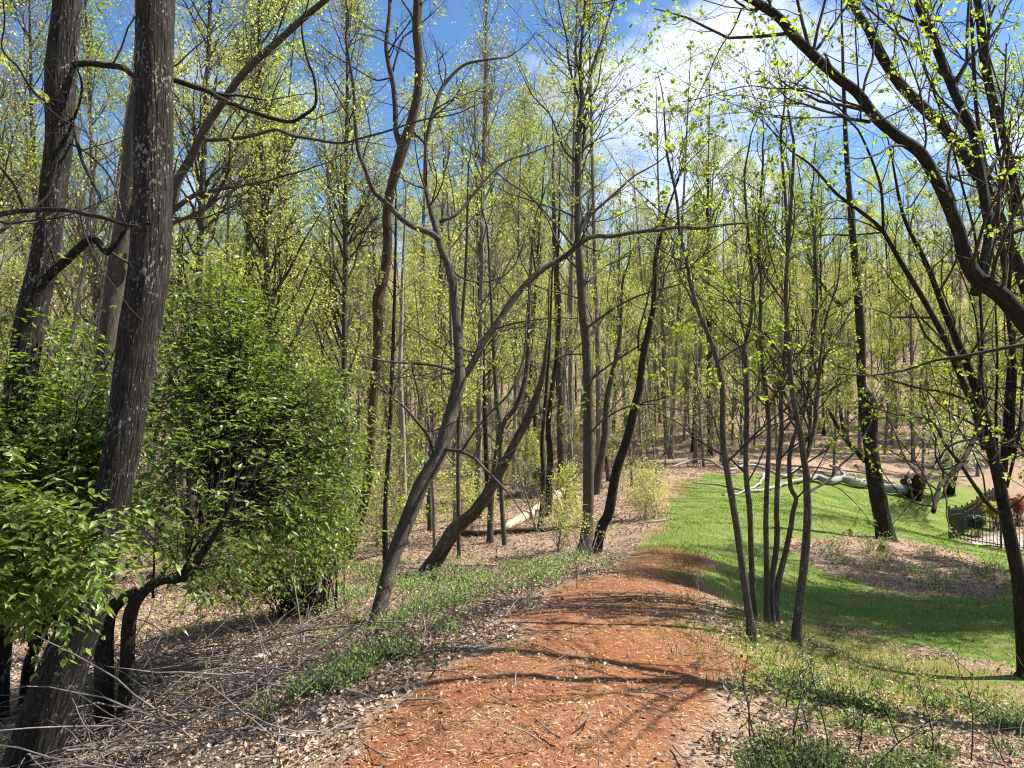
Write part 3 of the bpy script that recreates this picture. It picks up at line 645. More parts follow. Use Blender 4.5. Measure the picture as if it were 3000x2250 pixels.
traced_tree('arching_tree', 'mossy limb arching from the right edge up to the top of the view',
    [(3130,2250,120),(3140,1700,100),(3110,1200,82),(3050,1010,70),(2990,930,62),(2930,862,58),(2860,812,54),(2824,740,46),(2810,680,42),(2778,600,40),(2740,520,38),(2696,447,38),(2633,402,36),(2565,343,34),(2511,271,32),(2452,226,31),(2384,163,31),(2325,104,30),(2280,50,28),(2208,0,27),(2100,-90,22),(1950,-220,14)],
    5.6, 5.0, [
     (wz(2000,0,[(480,60),(430,60),(380,30),(360,20)],26,12),-.2),
     (wz(2000,0,[(380,60),(330,180),(240,320),(150,520),(90,640),(0,800)],12,5),-.5),
     (wz(2000,0,[(850,340),(900,280),(950,200),(1020,100),(1090,0),(1150,-120)],22,12),.5),
     (wz(2000,0,[(1210,790),(1150,780),(1090,770),(1000,740),(880,710),(800,680),(700,650)],28,10),-.4),
     (wz(2000,0,[(1150,780),(1155,700),(1140,560),(1130,400),(1120,200),(1120,60)],16,8),-.2,3),
     (wz(2000,0,[(1170,590),(1190,500),(1230,390),(1240,250),(1270,120),(1250,0)],20,10),.4),
     (wz(2000,0,[(1090,770),(1010,700),(880,620),(750,580),(560,570),(400,560),(100,640),(0,660)],14,5),-.5,3),
     (wz(2000,0,[(1560,980),(1580,900),(1560,750),(1540,600),(1470,400),(1400,230),(1330,60)],18,10),.5),
     (wz(2000,0,[(1900,1900),(1960,1700),(1990,1500),(1960,1300),(1920,1050),(1880,850),(1780,640),(1690,420),(1600,200),(1540,60),(1480,-100),(1440,-300)],90,56),.9)],
    'bark_dark', 'twig', 'leaf_right', RT, .04, 26, 200, tmin=.3)
traced_tree('sprouting_tree', 'many-stemmed tree at the right edge with straight shoots fanning upward',
    [(3010,1960,66),(2998,1850,50),(2985,1700,45),(2965,1600,43),(2945,1500,41),(2925,1400,38),(2905,1320,34),(2890,1240,32),(2862,1150,28),(2830,1060,26),(2796,1057,0)][:10],
    7.6, 7.6, [
     (wz(2000,750,[(1960,1250),(1900,1020),(1830,850),(1760,680),(1680,500),(1560,280),(1450,100),(1390,0),(1290,-170),(1150,-290),(1000,-400),(930,-480),(820,-600),(700,-680)],56,12),-.8),
     (wz(2000,0,[(1300,1490),(1290,1250),(1250,1100),(1190,950),(1130,830),(1080,790)],22,14),-.3,0),
     (wz(2000,750,[(2080,1400),(2100,1100),(2120,800),(2140,500),(2100,200),(2060,-100),(2000,-400),(1940,-700),(1900,-1000),(1880,-1400),(1860,-1700)],60,24),.6),
     (wz(2000,750,[(2130,1300),(2140,1000),(2150,700),(2110,400),(2120,100),(2130,-300),(2040,-700),(1990,-1000),(1930,-1300),(1900,-1700)],40,22),-.6),
     (wz(2000,750,[(2040,1300),(2030,1000),(2040,700),(2030,400),(2020,100),(2000,-200)],24,10),.4),
     (wz(2000,750,[(1990,1250),(1960,1000),(1930,700),(1900,400),(1840,200),(1800,100)],20,10),.3),
     (wz(2000,750,[(1910,1180),(1920,900),(1940,600),(1930,300),(1900,-100),(1800,-500),(1750,-700),(1650,-1000),(1530,-1300)],26,12),-.5),
     (wz(2000,750,[(2100,1500),(2170,1200),(2200,900),(2212,600),(2240,200)],26,12),-.3),
     (wz(2000,750,[(2100,1659),(2010,1640),(1900,1500),(1800,1350),(1700,1220),(1640,1100),(1560,1050),(1400,1030)],36,12),-1.0),
     (wz(2000,750,[(1960,1100),(1930,1110),(1800,1350),(1680,1470),(1650,1550),(1625,1659)],40,34),-1.2,None,0),
     (wz(2000,750,[(1680,1470),(1690,1400),(1640,1300),(1640,1180),(1600,1100)],20,10),.2,9),
     (wz(2000,750,[(2212,1120),(2100,1210),(1900,1180),(1700,1130),(1500,1050),(1350,1000)],14,6),-1.4),
     (wz(2000,750,[(1940,1180),(1750,1220),(1640,1340),(1560,1500),(1430,1659),(1340,1760)],16,6),-1.3),
     (wz(2000,0,[(2180,1400),(2160,1250),(2120,1050),(2070,820),(2000,600),(1960,350),(1930,100),(1890,-80),(1850,-300)],70,52),-.4)],
    'bark_dark', 'twig', 'leaf_right', dict(per=3.6, len=(.4, 1.8), sub=5, leaf=(2.4, .042, .031)), .04, 26, 140, tmin=.5)
traced_tree('mossy_leaning_tree', 'lichen-spotted thin trunk leaning left behind the arching limb',
    [(3180,1600,42),(3110,1200,40),(3010,860,38),(2910,600,36),(2800,420,36),(2720,330,36),(2640,250,34),(2580,160,30),(2540,80,26),(2490,0,24),(2400,-160,16)], 10, 10, [], 'bark_dark', 'twig', 'leaf_right', RT, .06, 16, 90, sink=True, tmin=.2)

# ------------------------------------------------------------------ honeysuckle bushes
def ell(px, py, d, rx, ry, rd): return at(np.array(px, float), np.array(py, float), np.array(d)), np.array([rx * d / F_PX, rd, ry * d / F_PX])
def bush(label, base_px, ells, stems, leaf_ln, mat, depth=None, tw_per=7, lf_per=11, name='honeysuckle_bush', trunks=(), quad=False, r0=.016, shell=.45, barkm='bark_dark', tl=(.22, .5), hubs=None):
    b = at(np.array(float(base_px[0])), np.array(float(base_px[1])), np.array(float(depth))) if depth else hit(*base_px)
    b = np.array(b, float); b[2] = float(gz(b[0], b[1]))
    root = thing(name, b, label, 'bush')
    w = np.array([np.prod(e[1]) for e in ells]) ** .75; w /= w.sum()
    k = R.choice(len(ells), stems, p=w); C = np.array([e[0] for e in ells])[k]; S = np.array([e[1] for e in ells])[k]
    dv = unit(R.normal(0, 1, (stems, 3))); rad = R.random(stems)[:, None] ** shell
    tgt = C + dv * rad * S * np.where(R.random((stems, 1)) < .12, 1.35, 1.0)
    tgt[:, 2] = np.maximum(tgt[:, 2], gz(tgt[:, 0], tgt[:, 1]) + .15)
    st = b + R.normal(0, .16, (stems, 3)) * np.array([1, 1, 0]); st[:, 2] = gz(st[:, 0], st[:, 1]) - .05
    if hubs:
        hb = np.array([at(np.array(float(q[0])), np.array(float(q[1])), np.array(float(q[2]))) for q in hubs])
        dd_ = np.linalg.norm(tgt[:, None] - hb[None], axis=-1) + R.random((stems, len(hb))) * 1.2
        st = hb[np.argmin(dd_, 1)] + R.normal(0, .03, (stems, 3))
    h = np.linalg.norm(tgt - st, axis=1)
    mid = st * .55 + tgt * .45; mid[:, 2] = np.maximum(st[:, 2], tgt[:, 2]) * .6 + .4 * np.minimum(st[:, 2], tgt[:, 2]) + .16 * h
    t = np.linspace(0, 1, 14)[None, :, None]
    P = (1 - t) ** 2 * st[:, None] + 2 * t * (1 - t) * mid[:, None] + t ** 2 * tgt[:, None]
    P = P + R.normal(0, .018, P.shape) * np.linspace(0, 1, 14)[None, :, None] * h[:, None, None] * .35
    Rd = taper(r0 * R.uniform(.35, 1, stems), 14, .12)
    g = Geo(); add_tubes(g, P, Rd, 5)
    tag(g.build('stems', M[barkm], root, b), kind='stuff')
    tw, lf = Geo(), Geo()
    p0, D, L, r, _ = spawn(P, Rd, tw_per, .5, 1, 55, tl[0], tl[1], .2)
    Q = grow(p0, D + np.array([0, 0, .1]), L, 7, .14, .0, .22); add_tubes(tw, Q, taper(np.minimum(r * .7, .003), 7, .4), 3)
    # opposite leaf pairs along each twig
    B = len(Q); m = lf_per // 2
    tt = np.linspace(.15, 1, m); x = tt * 6; kk = np.minimum(x.astype(int), 5); f = (x - kk)[None, :, None]
    c = Q[:, kk] * (1 - f) + Q[:, kk + 1] * f; T = unit(Q[:, kk + 1] - Q[:, kk])
    side = unit(np.cross(T, np.array([0, 0, 1.]))) + R.normal(0, .15, c.shape)
    for s in (-1, 1):
        cc = c.reshape(-1, 3); Dd = (T * .55 + side * s * .8 + R.normal(0, .22, c.shape) + np.array([0, 0, -.28])).reshape(-1, 3)
        Nn = unit(R.normal(0, .3, cc.shape) + np.array([0, 0, 1.]))
        keep = R.random(len(cc)) < .86; z_ = R.uniform(.45, 1.3, keep.sum())
        leaf_geo(lf, cc[keep], Dd[keep], Nn[keep], leaf_ln * z_, leaf_ln * .5 * z_, quad=quad)
    tag(tw.build('twigs', M['twig'], root, b), kind='stuff'); lf.build('foliage', M[mat], root, b, smooth=False)
    for pts in trunks:
        PR, a_, d_ = trace(pts, b[1] - .0); PR = smooth_path(PR, 40); gg = Geo(); add_tubes(gg, PR[None, :, :3], PR[None, :, 3], 16, .07); gg.build('trunk', M['bark_dark'], root, b)
    return root
bush('big glossy green bush right of the thickest trunk, its dark arching stems bare below', (330, 2240),
     [ell(600,930,6.6,170,170,.6), ell(760,1010,6.8,180,150,.6), ell(880,1180,7.0,190,120,.7), ell(960,1360,7.2,190,130,.7), ell(680,1230,6.2,220,170,.7), ell(560,1390,5.8,170,170,.6), ell(800,1500,6.3,230,110,.7), ell(1010,1560,7.3,120,120,.5), ell(640,1580,5.6,170,110,.5), ell(520,1150,6.0,120,170,.5)], 270, .06, 'leaf_bush', depth=5.2, tw_per=7, lf_per=12, tl=(.25, .75), shell=.33,
     trunks=[[(305,2230,62),(305,2100,60),(306,1980,58),(307,1850,56),(330,1780,46),(400,1730,30)],
             [(357,2260,34),(357,2140,36),(372,1960,44),(382,1800,44),(420,1735,32),(470,1700,29),(540,1690,26),(600,1610,22),(645,1540,16),(690,1440,10)]], r0=.016, hubs=[(335,1790,5.3),(420,1735,5.3),(540,1690,5.5),(600,1610,5.7),(650,1530,5.9),(690,1440,6.1)])
bush('darker shaded bush filling the left edge behind the leaning trunks', (60, 2100),
     [ell(130,1180,6.2,240,330,.8), ell(60,1480,5.8,200,330,.6), ell(300,1330,6.6,140,260,.6)], 190, .066, 'leaf_bush', depth=6.2, tw_per=7, lf_per=12,
     trunks=[[(60,2110,44),(75,2040,40),(85,1950,38),(110,1880,34),(150,1800,24)]], hubs=[(150,1800,6.2),(110,1880,6.2),(60,1750,6.1)])
bush('spray of large-leaved honeysuckle hanging across the foot of the thickest trunk', (-120, 2200),
     [ell(170,1640,3.9,220,150,.25), ell(60,1690,3.9,150,170,.3), ell(330,1700,3.8,70,70,.15)], 60, .06, 'leaf_bush', depth=4.2, tw_per=7, lf_per=12, r0=.008, hubs=[(-120,1650,4.1),(-140,1500,4.2)])
bush('low feathery bush spilling down beside the brown forked trunk', (900, 1800),
     [ell(760,1620,8.2,220,110,.7), ell(1000,1440,9.0,90,200,.6), ell(640,1700,7.6,150,80,.5)], 170, .04, 'leaf_fresh', tw_per=8, lf_per=10, name='low_bush', r0=.01)
GY = [('yellow-green understorey shrub behind the foot of the brown forked trunk', (1120,1600), [(1110,1370,14,150,170,1.4),(1180,1500,15,90,90,1.)]),
      ('yellow-green understorey shrub below the leaning dead snag', (1370,1560), [(1360,1430,17,150,100,1.4)]),
      ('small light green shrub at the foot of the tall straight grey trunk', (1700,1640), [(1665,1500,13.8,60,28,.4),(1760,1540,13.2,45,22,.3)]),
      ('yellow-green shrub on the slope beyond the pale fallen log', (1500,1420), [(1480,1330,36,110,90,2.)]),
      ('light green shrub at the left foot of the grass strip', (1900,1520), [(1890,1420,18,80,90,1.)])]
for lab, bp, es in GY:
    bush(lab, bp, [ell(*e) for e in es], 24 if es[0][1] == 1500 else 80, .055 if es[0][2] < 20 else .11, 'leaf_spring', tw_per=6, lf_per=8, name='understorey_shrub', quad=True, r0=.005, barkm='twig_pale')
bush('dense dark green evergreen shrub in the woods left of the tall grey trunk', (1565, 1460), [ell(1562,1400,30,48,45,.8)], 120, .1, 'needle', tw_per=8, lf_per=10, name='evergreen_shrub', quad=True, r0=.01)
bush('pale flowering dogwood beside the upturned roots', (2780, 1450), [ell(2770,1340,34,90,110,1.8), ell(2850,1290,34,90,90,1.6), ell(2740,1250,34,80,60,1.4)], 110, .13, 'leaf_pale', tw_per=7, lf_per=8, name='dogwood_shrub', quad=True, r0=.02)

# ------------------------------------------------------------------ woodland beyond: individual trees sharing a few shapes
def proto(H, r0, c0, nl, l1, ang, leaf, ln, barkm, twigm, leafm, lean=.03, fork=0, wob=.05, sub=(5, 5), upw=.12):
    n = 26; t = np.linspace(0, 1, n)
    P = np.zeros((1, n, 3)); d = np.array([R.normal(0, lean), R.normal(0, lean), 1.])
    wv = np.cumsum(np.cumsum(R.normal(0, wob, (n, 2)), 0), 0) / n * H * .12
    P[0, :, :2] = wv + d[:2] * t[:, None] * H; P[0, :, 2] = t * H - .3
    Rd = (r0 * (1 - t) ** .75 + .012)[None] * (1 + .45 * np.exp(-t * H / .35))[None]
    g = Geo(); add_tubes(g, P, Rd, 9, .04)
    TP, TR = [P], [Rd]
    p0, D, L, r, _ = spawn(P, Rd, nl, c0, .98, ang, l1 * .55, l1, .55)
    D = D + np.array([0, 0, upw * 2])
    Q = grow(p0, D, L, 10, .1, upw); qr = taper(np.minimum(r * .55, .012 + .011 * L), 10, .18); add_tubes(g, Q, qr, 5)
    tw, lf = Geo(), Geo()
    p1, D1, L1, r1, _ = spawn(Q, qr, sub[0], .2, 1, 45, l1 * .22, l1 * .42, .45)
    Q1 = grow(p1, D1, L1, 6, .16, .08); r_1 = taper(np.minimum(r1 * .6, .012), 6, .3); add_tubes(tw, Q1, r_1 * 1.15, 3)
    p2, D2, L2, r2, _ = spawn(Q1, r_1, sub[1], .15, 1, 42, l1 * .09, l1 * .2, .3)
    Q2 = grow(p2, D2, L2, 4, .2, .05); add_tubes(tw, Q2, taper(np.minimum(r2 * .7, .006), 4, .5), 3)
    if leaf:
        leaves_on(lf, Q2, leaf, ln, ln * .72, .07, .2, True); leaves_on(lf, Q1, leaf * .7, ln, ln * .72, .08, .4, True)
    out = [('trunk', g, barkm), ('twigs', tw, twigm), ('crown', lf, leafm)]
    res = []
    for nm, q, mt_ in out:
        if not q.V: continue
        F_ = {}
        for f in q.F: F_.setdefault(f.shape[1], []).append(f)
        res.append((nm, mesh(nm, np.concatenate(q.V), [np.concatenate(f) for f in F_.values()], M[mt_], {k: np.concatenate(a) for k, a in q.A.items()}, smooth=nm != 'crown')))
    return res
PT = {}
def P_(key, *a, **k): PT.setdefault(key, []).append(proto(*a, **k))
for i in range(3): P_('tall', 20 + i, .115, .3, 30, 4.6, 48, 8.5, .1, 'bark_far', 'twig_pale', 'leaf_spring')
for i in range(2): P_('tall', 19 + i, .11, .28, 28, 4.4, 44, 7.5, .1, 'bark_dark', 'twig', 'leaf_fresh')
for i in range(3): P_('bare', 18 + i, .1, .24, 30, 4.2, 44, 2.0, .085, 'bark_far', 'twig_pale', 'leaf_gold' if i == 2 else 'leaf_spring', sub=(6, 6))
P_('bud', 20, .11, .32, 26, 4.4, 46, 8, .09, 'bark_far', 'twig_pale', 'leaf_bud')
P_('bud', 19, .11, .32, 26, 4.2, 46, 8, .09, 'bark_far', 'twig_pale', 'leaf_gold')
for i in range(3): P_('under', 10.5 + i, .07, .14, 30, 3.0, 54, 6.0, .085, 'bark_far', 'twig_pale', 'leaf_spring' if i else 'leaf_fresh', lean=.08, wob=.09, sub=(5, 5))
for i in range(3): P_('sapling', 7 + i, .04, .14, 24, 2.0, 52, 4.5, .06, 'bark_far', 'twig_pale', 'leaf_spring', lean=.12, wob=.1, sub=(4, 4))
P_('thicket', 5.0, .03, .05, 36, 1.9, 58, .3, .05, 'twig_pale', 'twig_pale', 'leaf_spring', lean=.2, wob=.15, sub=(7, 6))
P_('thicket', 4.2, .026, .05, 36, 1.8, 60, .2, .05, 'twig_pale', 'twig_pale', 'leaf_gold', lean=.25, wob=.2, sub=(7, 6))
P_('shrub', 2.6, .016, .06, 34, 1.3, 55, 3.0, .055, 'twig_pale', 'twig_pale', 'leaf_spring', lean=.15, sub=(5, 4))
P_('near', 14, .08, .18, 36, 3.4, 50, 5.5, .052, 'bark_mid', 'twig', 'leaf_spring', sub=(7, 6))
P_('near', 12, .075, .18, 32, 3.2, 52, 7.0, .054, 'bark_grey', 'twig', 'leaf_fresh', sub=(7, 6))
P_('near', 11, .07, .16, 36, 3.0, 52, 8.0, .05, 'bark_dark', 'twig', 'leaf_right', sub=(7, 6))
P_('shade', 12.5, .09, .2, 40, 3.6, 52, 4.2, .085, 'bark_dark', 'twig', 'leaf_fresh', sub=(8, 7))
LABS = {'tall': ('tall slender woodland tree in sparse spring leaf among the trees beyond', 'leafing trees of the wood beyond', 'woodland_tree'),
        'bare': ('tall woodland tree still almost bare with grey twigs', 'almost bare trees of the wood beyond', 'bare_tree'),
        'bud': ('tall woodland tree flushed with orange-tan buds', 'budding trees of the wood beyond', 'budding_tree'),
        'under': ('mid-height spreading understorey tree in yellow-green leaf', 'understorey trees of the wood', 'understorey_tree'),
        'sapling': ('thin leaning sapling with yellow-green leaves under the taller trees', 'saplings of the wood', 'sapling'),
        'thicket': ('bare grey tangled twiggy shrub on the forest floor', 'twiggy bare shrubs of the wood', 'twiggy_shrub'),
        'shrub': ('low shrub in yellow-green leaf on the forest floor', 'low leafy shrubs of the wood', 'leafy_shrub')}
def place(key, x, y, label=None, name=None, group=None, s=1.0, var=None, cat=None):
    lab, grp, nm = LABS.get(key, (None, None, None))
    pr = PT[key][R.integers(len(PT[key])) if var is None else var]
    root = thing(name or nm, (x, y, float(gz(x, y))), label or lab, cat or ('shrub' if key in ('thicket', 'shrub') else 'tree'), grp if label is None else group)
    root.rotation_euler = (R.normal(0, .025), R.normal(0, .025), R.random() * 6.28); root.scale = (s, s, s * R.uniform(.92, 1.08))
    for n_, me in pr:
        o = link(n_, me, root)
        if n_ == 'twigs': o['kind'] = 'stuff'
    return root
def free(x, y, gap):
    if y < 3 or abs(x) > .75 * y + 7: return False
    if sdf(PATH_POLY, np.array([x]), np.array([y]))[0] < gap: return False
    if sdf(LAWN_POLY, np.array([x]), np.array([y]))[0] < gap * .8: return False
    if 15 < x < 45 and 24 < y < 52: return False
    return True
taken = []
def scatter(key, n, d0, d1, gap, minsep, s0, s1, px=None, pw=1.0):
    c = 0; tries = 0
    while c < n and tries < n * 60:
        tries += 1
        d = (d0 ** pw + (d1 ** pw - d0 ** pw) * R.random()) ** (1 / pw)
        u = R.uniform(*(px or (-250, 3250))); p = at(np.array(u), np.array(1200.), np.array(d))
        if not free(p[0], p[1], gap): continue
        if any((p[0] - a) ** 2 + (p[1] - b) ** 2 < minsep ** 2 for a, b in taken): continue
        taken.append((p[0], p[1])); place(key, p[0], p[1], s=R.uniform(s0, s1)); c += 1
scatter('tall', 20, 21, 42, 1.5, 2.2, .75, 1.05, pw=1.6)
scatter('tall', 16, 44, 62, 1.5, 1.8, .95, 1.2, px=(1500, 2700))
scatter('bare', 10, 44, 62, 1.5, 1.8, .95, 1.2, px=(1900, 2950))
scatter('bare', 16, 20, 42, 1.5, 2.0, .7, 1.0, pw=1.6)
scatter('under', 34, 19, 55, 1.2, 1.8, .7, 1.1, pw=1.5)
scatter('tall', 56, 42, 90, 1.5, 2.4, .85, 1.15, pw=1.7)
scatter('bare', 36, 42, 90, 1.5, 2.4, .85, 1.15, pw=1.7)
scatter('bud', 16, 40, 110, 1.5, 3.0, .9, 1.2, pw=1.7)
scatter('under', 22, 43, 62, 1.2, 1.6, .8, 1.2, px=(1950, 2950))
scatter('under', 110, 46, 130, 1.2, 1.8, .8, 1.35, pw=1.6)
scatter('tall', 44, 90, 150, 1.5, 3.2, .9, 1.2, pw=1.8)
scatter('bare', 36, 90, 150, 1.5, 3.2, .9, 1.2, pw=1.8)
scatter('sapling', 52, 13, 55, 1.0, 1.2, .6, 1.1, pw=1.2)
scatter('thicket', 60, 16, 70, 1.0, 1.2, .6, 1.1, pw=1.3)
scatter('shrub', 60, 12, 60, .8, 1.0, .5, 1.1, pw=1.3)
# leafy trees that stand nearer
for px_, d, var, s, lab in ((560, 11.5, 0, .85, 'yellow-green leafy tree just behind the dark trunks on the left'), (40, 12, 0, .8, 'leafy tree behind the knobbly trunk at the left edge'),
        (820, 15, 0, 1.0, 'yellow-green leafy tree above the big bush'), (300, 17, 1, 1.05, 'fresh green tree in the gap between the dark trunks'), (1010, 18, 0, 1.0, 'leafy tree between the bush and the brown forked trunk'),
        (3170, 12.5, 2, .85, 'bright backlit leafy tree behind the sprouting stems'), (3080, 16, 2, 1.0, 'backlit leafy tree at the far right edge'),
        (3160, 24, 2, 1.2, 'tall leafy tree by the right edge behind the fence corner'), (690, 22, 1, 1.2, 'fresh green tree right of the thickest trunk'), (170, 22, 0, 1.25, 'tall yellow-green tree behind the knobbly trunk')):
    p = at(np.array(float(px_)), np.array(1200.), np.array(d)); place('near', p[0], p[1], lab, 'leafy_tree', None, s, var)

for px_, d, s_, lab in ((2700, 46, 1.15, 'spreading yellow-green tree beyond the lawn behind the arching limb'), (2860, 50, 1.25, 'spreading leafy tree beyond the fence bed'), (2440, 45, 1.0, 'spreading leafy tree beyond the fallen white tree')):
    p = at(np.array(float(px_)), np.array(1200.), np.array(float(d))); place('under', p[0], p[1], lab, 'spreading_tree', None, s_, 1)
p = at(np.array(40.), np.array(1200.), np.array(11.)); place('thicket', p[0], p[1], 'large tangle of pale bare twigs at the left edge behind the knobbly trunk', 'twig_tangle', None, 1.35, 0)
p = at(np.array(-60.), np.array(1200.), np.array(9.)); place('bare', p[0], p[1], 'bare grey-twigged tree at the left edge', 'grey_twigged_tree', None, .5, 0)
# trees just outside the right of the view that shade the path and the lawn
RE = [(12.2, 13.6, 1.0, 'level with the lower lawn'), (15.2, 15.5, 1.05, 'between the mound and the fence'), (10.0, 1.6, .95, 'beside the photographer'), (8.0, 4.4, .72, 'smallest and nearest the path'), (10.6, 11.8, .9, 'level with the clump of stems'), (14.5, 12.0, .95, 'second out from the lawn'), (17.5, 12.5, 1.1, 'farthest out from the lawn')]
for x_, y_, s_, lab in RE:
    place('shade', x_, y_, 'shade tree beyond the right edge ' + lab, 'leafy_tree', None, s_, 0)

# the far wood on the hill, too far to tell its trees apart
def far_wood(n=1150):
    g, lf, pt = Geo(), Geo(), []
    d = (62 ** 1.8 + (240 ** 1.8 - 62 ** 1.8) * R.random(n)) ** (1 / 1.8); u = R.uniform(-400, 3400, n)
    x = (u - CX) / F_PX * d; zz = gz(x, d); H = R.uniform(4, 20, n)
    b = np.stack([x, d, zz - .3], -1)
    P = grow(b, np.stack([R.normal(0, .05, n), R.normal(0, .05, n), np.ones(n)], -1), H, 8, .03, .05); Rd = taper(R.uniform(.06, .13, n), 8, .2)
    add_tubes(g, P, Rd, 4)
    p0, D, L, r, b_ = spawn(P, Rd, 28, .12, 1, 50, 1.5, 4.0, .5)
    Q = grow(p0, D + np.array([0, 0, .3]), L, 4, .15, .1); add_tubes(g, Q, taper(np.full(len(Q), .022), 4, .3), 3)
    kind = R.random(n)[b_]
    leaves_on(lf, Q[kind < .7], 10, .25, .19, .4, .1, True)
    tag(g.build('far_wood_branches', M['twig_pale']), 'grey trunks and twigs of the distant wood on the hillside', 'woods', None, 'stuff')
    tag(lf.build('far_wood_foliage', M['leaf_spring'], smooth=False), 'yellow-green haze of leaves in the distant wood', 'foliage', None, 'stuff')
far_wood()
def far_brush(n=1500):
    g, lf = Geo(), Geo()
    d = (34 ** 1.5 + (150 ** 1.5 - 34 ** 1.5) * R.random(n)) ** (1 / 1.5); u = R.uniform(-300, 3300, n); x = (u - CX) / F_PX * d
    k = (sdf(LAWN_POLY, x, d) > 1.5) & (sdf(PATH_POLY, x, d) > 1) & ~((x > 15) & (x < 45) & (d < 52)); x, d = x[k], d[k]; n = len(x)
    b = np.stack([x, d, gz(x, d) - .1], -1); b = np.repeat(b, 5, 0) + R.normal(0, .25, (n * 5, 3)) * np.array([1, 1, 0])
    P = grow(b, np.concatenate([R.normal(0, .5, (n * 5, 2)), np.ones((n * 5, 1))], 1), R.uniform(1, 3.6, n * 5), 6, .14, 0); Rd = taper(np.full(n * 5, .018), 6, .3); add_tubes(g, P, Rd, 3)
    p0, D, L, r, b_ = spawn(P, Rd, 5, .25, 1, 50, .5, 1.3, .3); Q = grow(p0, D, L, 4, .2, .05); add_tubes(g, Q, taper(np.full(len(Q), .008), 4, .4), 3)
    kk = R.random(n * 5)[b_] < .35; leaves_on(lf, Q[kk], 4, .12, .09, .1, .2, True)
    tag(g.build('far_brush', M['twig_pale']), 'grey twiggy brush covering the distant slope', 'brush', None, 'stuff')
    tag(lf.build('far_brush_foliage', M['leaf_spring'], smooth=False), 'specks of young leaves in the distant brush', 'foliage', None, 'stuff')
far_brush()

# ------------------------------------------------------------------ fallen wood
def log(name, label, pts, bark, d=None, lift=.0, sides=14, rough=.08, cat='log', limbs=(), taper_end=True):
    """a fallen piece: control rows (px, py, width px); rests on the ground"""
    rows = []
    for px, py, w in pts:
        p = hit(px, py + w * .5); dd = p[1]; r = w / 2 * dd / F_PX
        rows.append([p[0], p[1], p[2] + r * .8 + lift, r])
    PR = smooth_path(rows, max(24, len(pts) * 8)); base = PR[0, :3].copy(); base[2] = float(gz(base[0], base[1]))
    root = thing(name, base, label, cat)
    e0, e1 = PR[:1].copy(), PR[-1:].copy(); e0[0, 3] = .001; e1[0, 3] = .001
    PR = np.concatenate([e0, PR, e1])
    g = Geo(); add_tubes(g, PR[None, :, :3], PR[None, :, 3], sides, rough); g.build('trunk', M[bark], root, base)
    for lp in limbs:
        q = []
        for px, py, w, up in lp:
            p = hit(px, py); r = w / 2 * p[1] / F_PX; q.append([p[0], p[1], p[2] + r + up, r])
        q = smooth_path(q, 20); g = Geo(); add_tubes(g, q[None, :, :3], q[None, :, 3], 7, .04); g.build('limb', M[bark], root, base)
    return root
log('fallen_log', 'long grey fallen log lying across the leaf litter behind the snag', [(1345,1560,14),(1420,1562,18),(1500,1556,18),(1580,1552,16),(1640,1548,13),(1710,1542,9)], 'bark_mid')
log('pale_fallen_trunk', 'big pale stripped trunk fallen beyond the long grey log', [(1480,1545,22),(1520,1522,26),(1555,1502,26),(1590,1478,24),(1625,1452,22),(1652,1436,20)], 'wood_tan',
    limbs=[[(1545,1512,12,.1),(1580,1512,10,.1),(1620,1504,9,.12)], [(1620,1460,7,.3),(1640,1490,6,.2),(1650,1510,5,.05)]])
log('rotten_log', 'short rotting log lying at the foot of the leaning snag', [(1195,1690,24),(1240,1688,26),(1290,1692,24),(1340,1700,20),(1375,1706,14)], 'wood_rot', rough=.14)
log('dark_branch', 'blackened fallen branch lying on the bank below the big bush', [(395,2062,10),(470,2042,16),(560,2016,24),(640,1985,24),(685,1962,14)], 'wood_rot')
log('bleached_branch', 'long bleached branch lying across the brush pile behind the dark one', [(245,2005,10),(320,1985,12),(420,1970,14),(590,1955,14),(680,1950,16),(770,1922,18),(875,1896,14)], 'bark_pale')
log('birch_branch', 'white crooked fallen branch on the leaves at the bottom left', [(560,2236,12),(600,2196,14),(648,2160,14),(723,2136,12),(813,2118,10),(895,2075,6)], 'bark_white')
log('pale_short_log', 'short pale log lying on the litter left of the path', [(885,2106,18),(930,2088,20),(968,2068,16)], 'bark_pale')
log('small_log', 'thin pale log lying on leaf litter left of the grass strip', [(1870,1532,5),(1910,1528,6),(1950,1524,5)], 'bark_pale')
log('dark_stub', 'short dark log chunk right of the slanting trunk', [(1785,1514,10),(1800,1510,13),(1808,1507,8)], 'wood_rot')
log('forest_log', 'thin log lying among the leaves below the brown forked trunk', [(1045,1640,8),(1090,1628,9),(1140,1618,7)], 'bark_mid')
log('curved_dead_branch', 'dark bent dead branch by the foot of the leaning Y', [(1005,1880,7),(1030,1845,8),(1065,1838,8),(1095,1850,8),(1112,1880,6)], 'bark_dark', lift=.06)
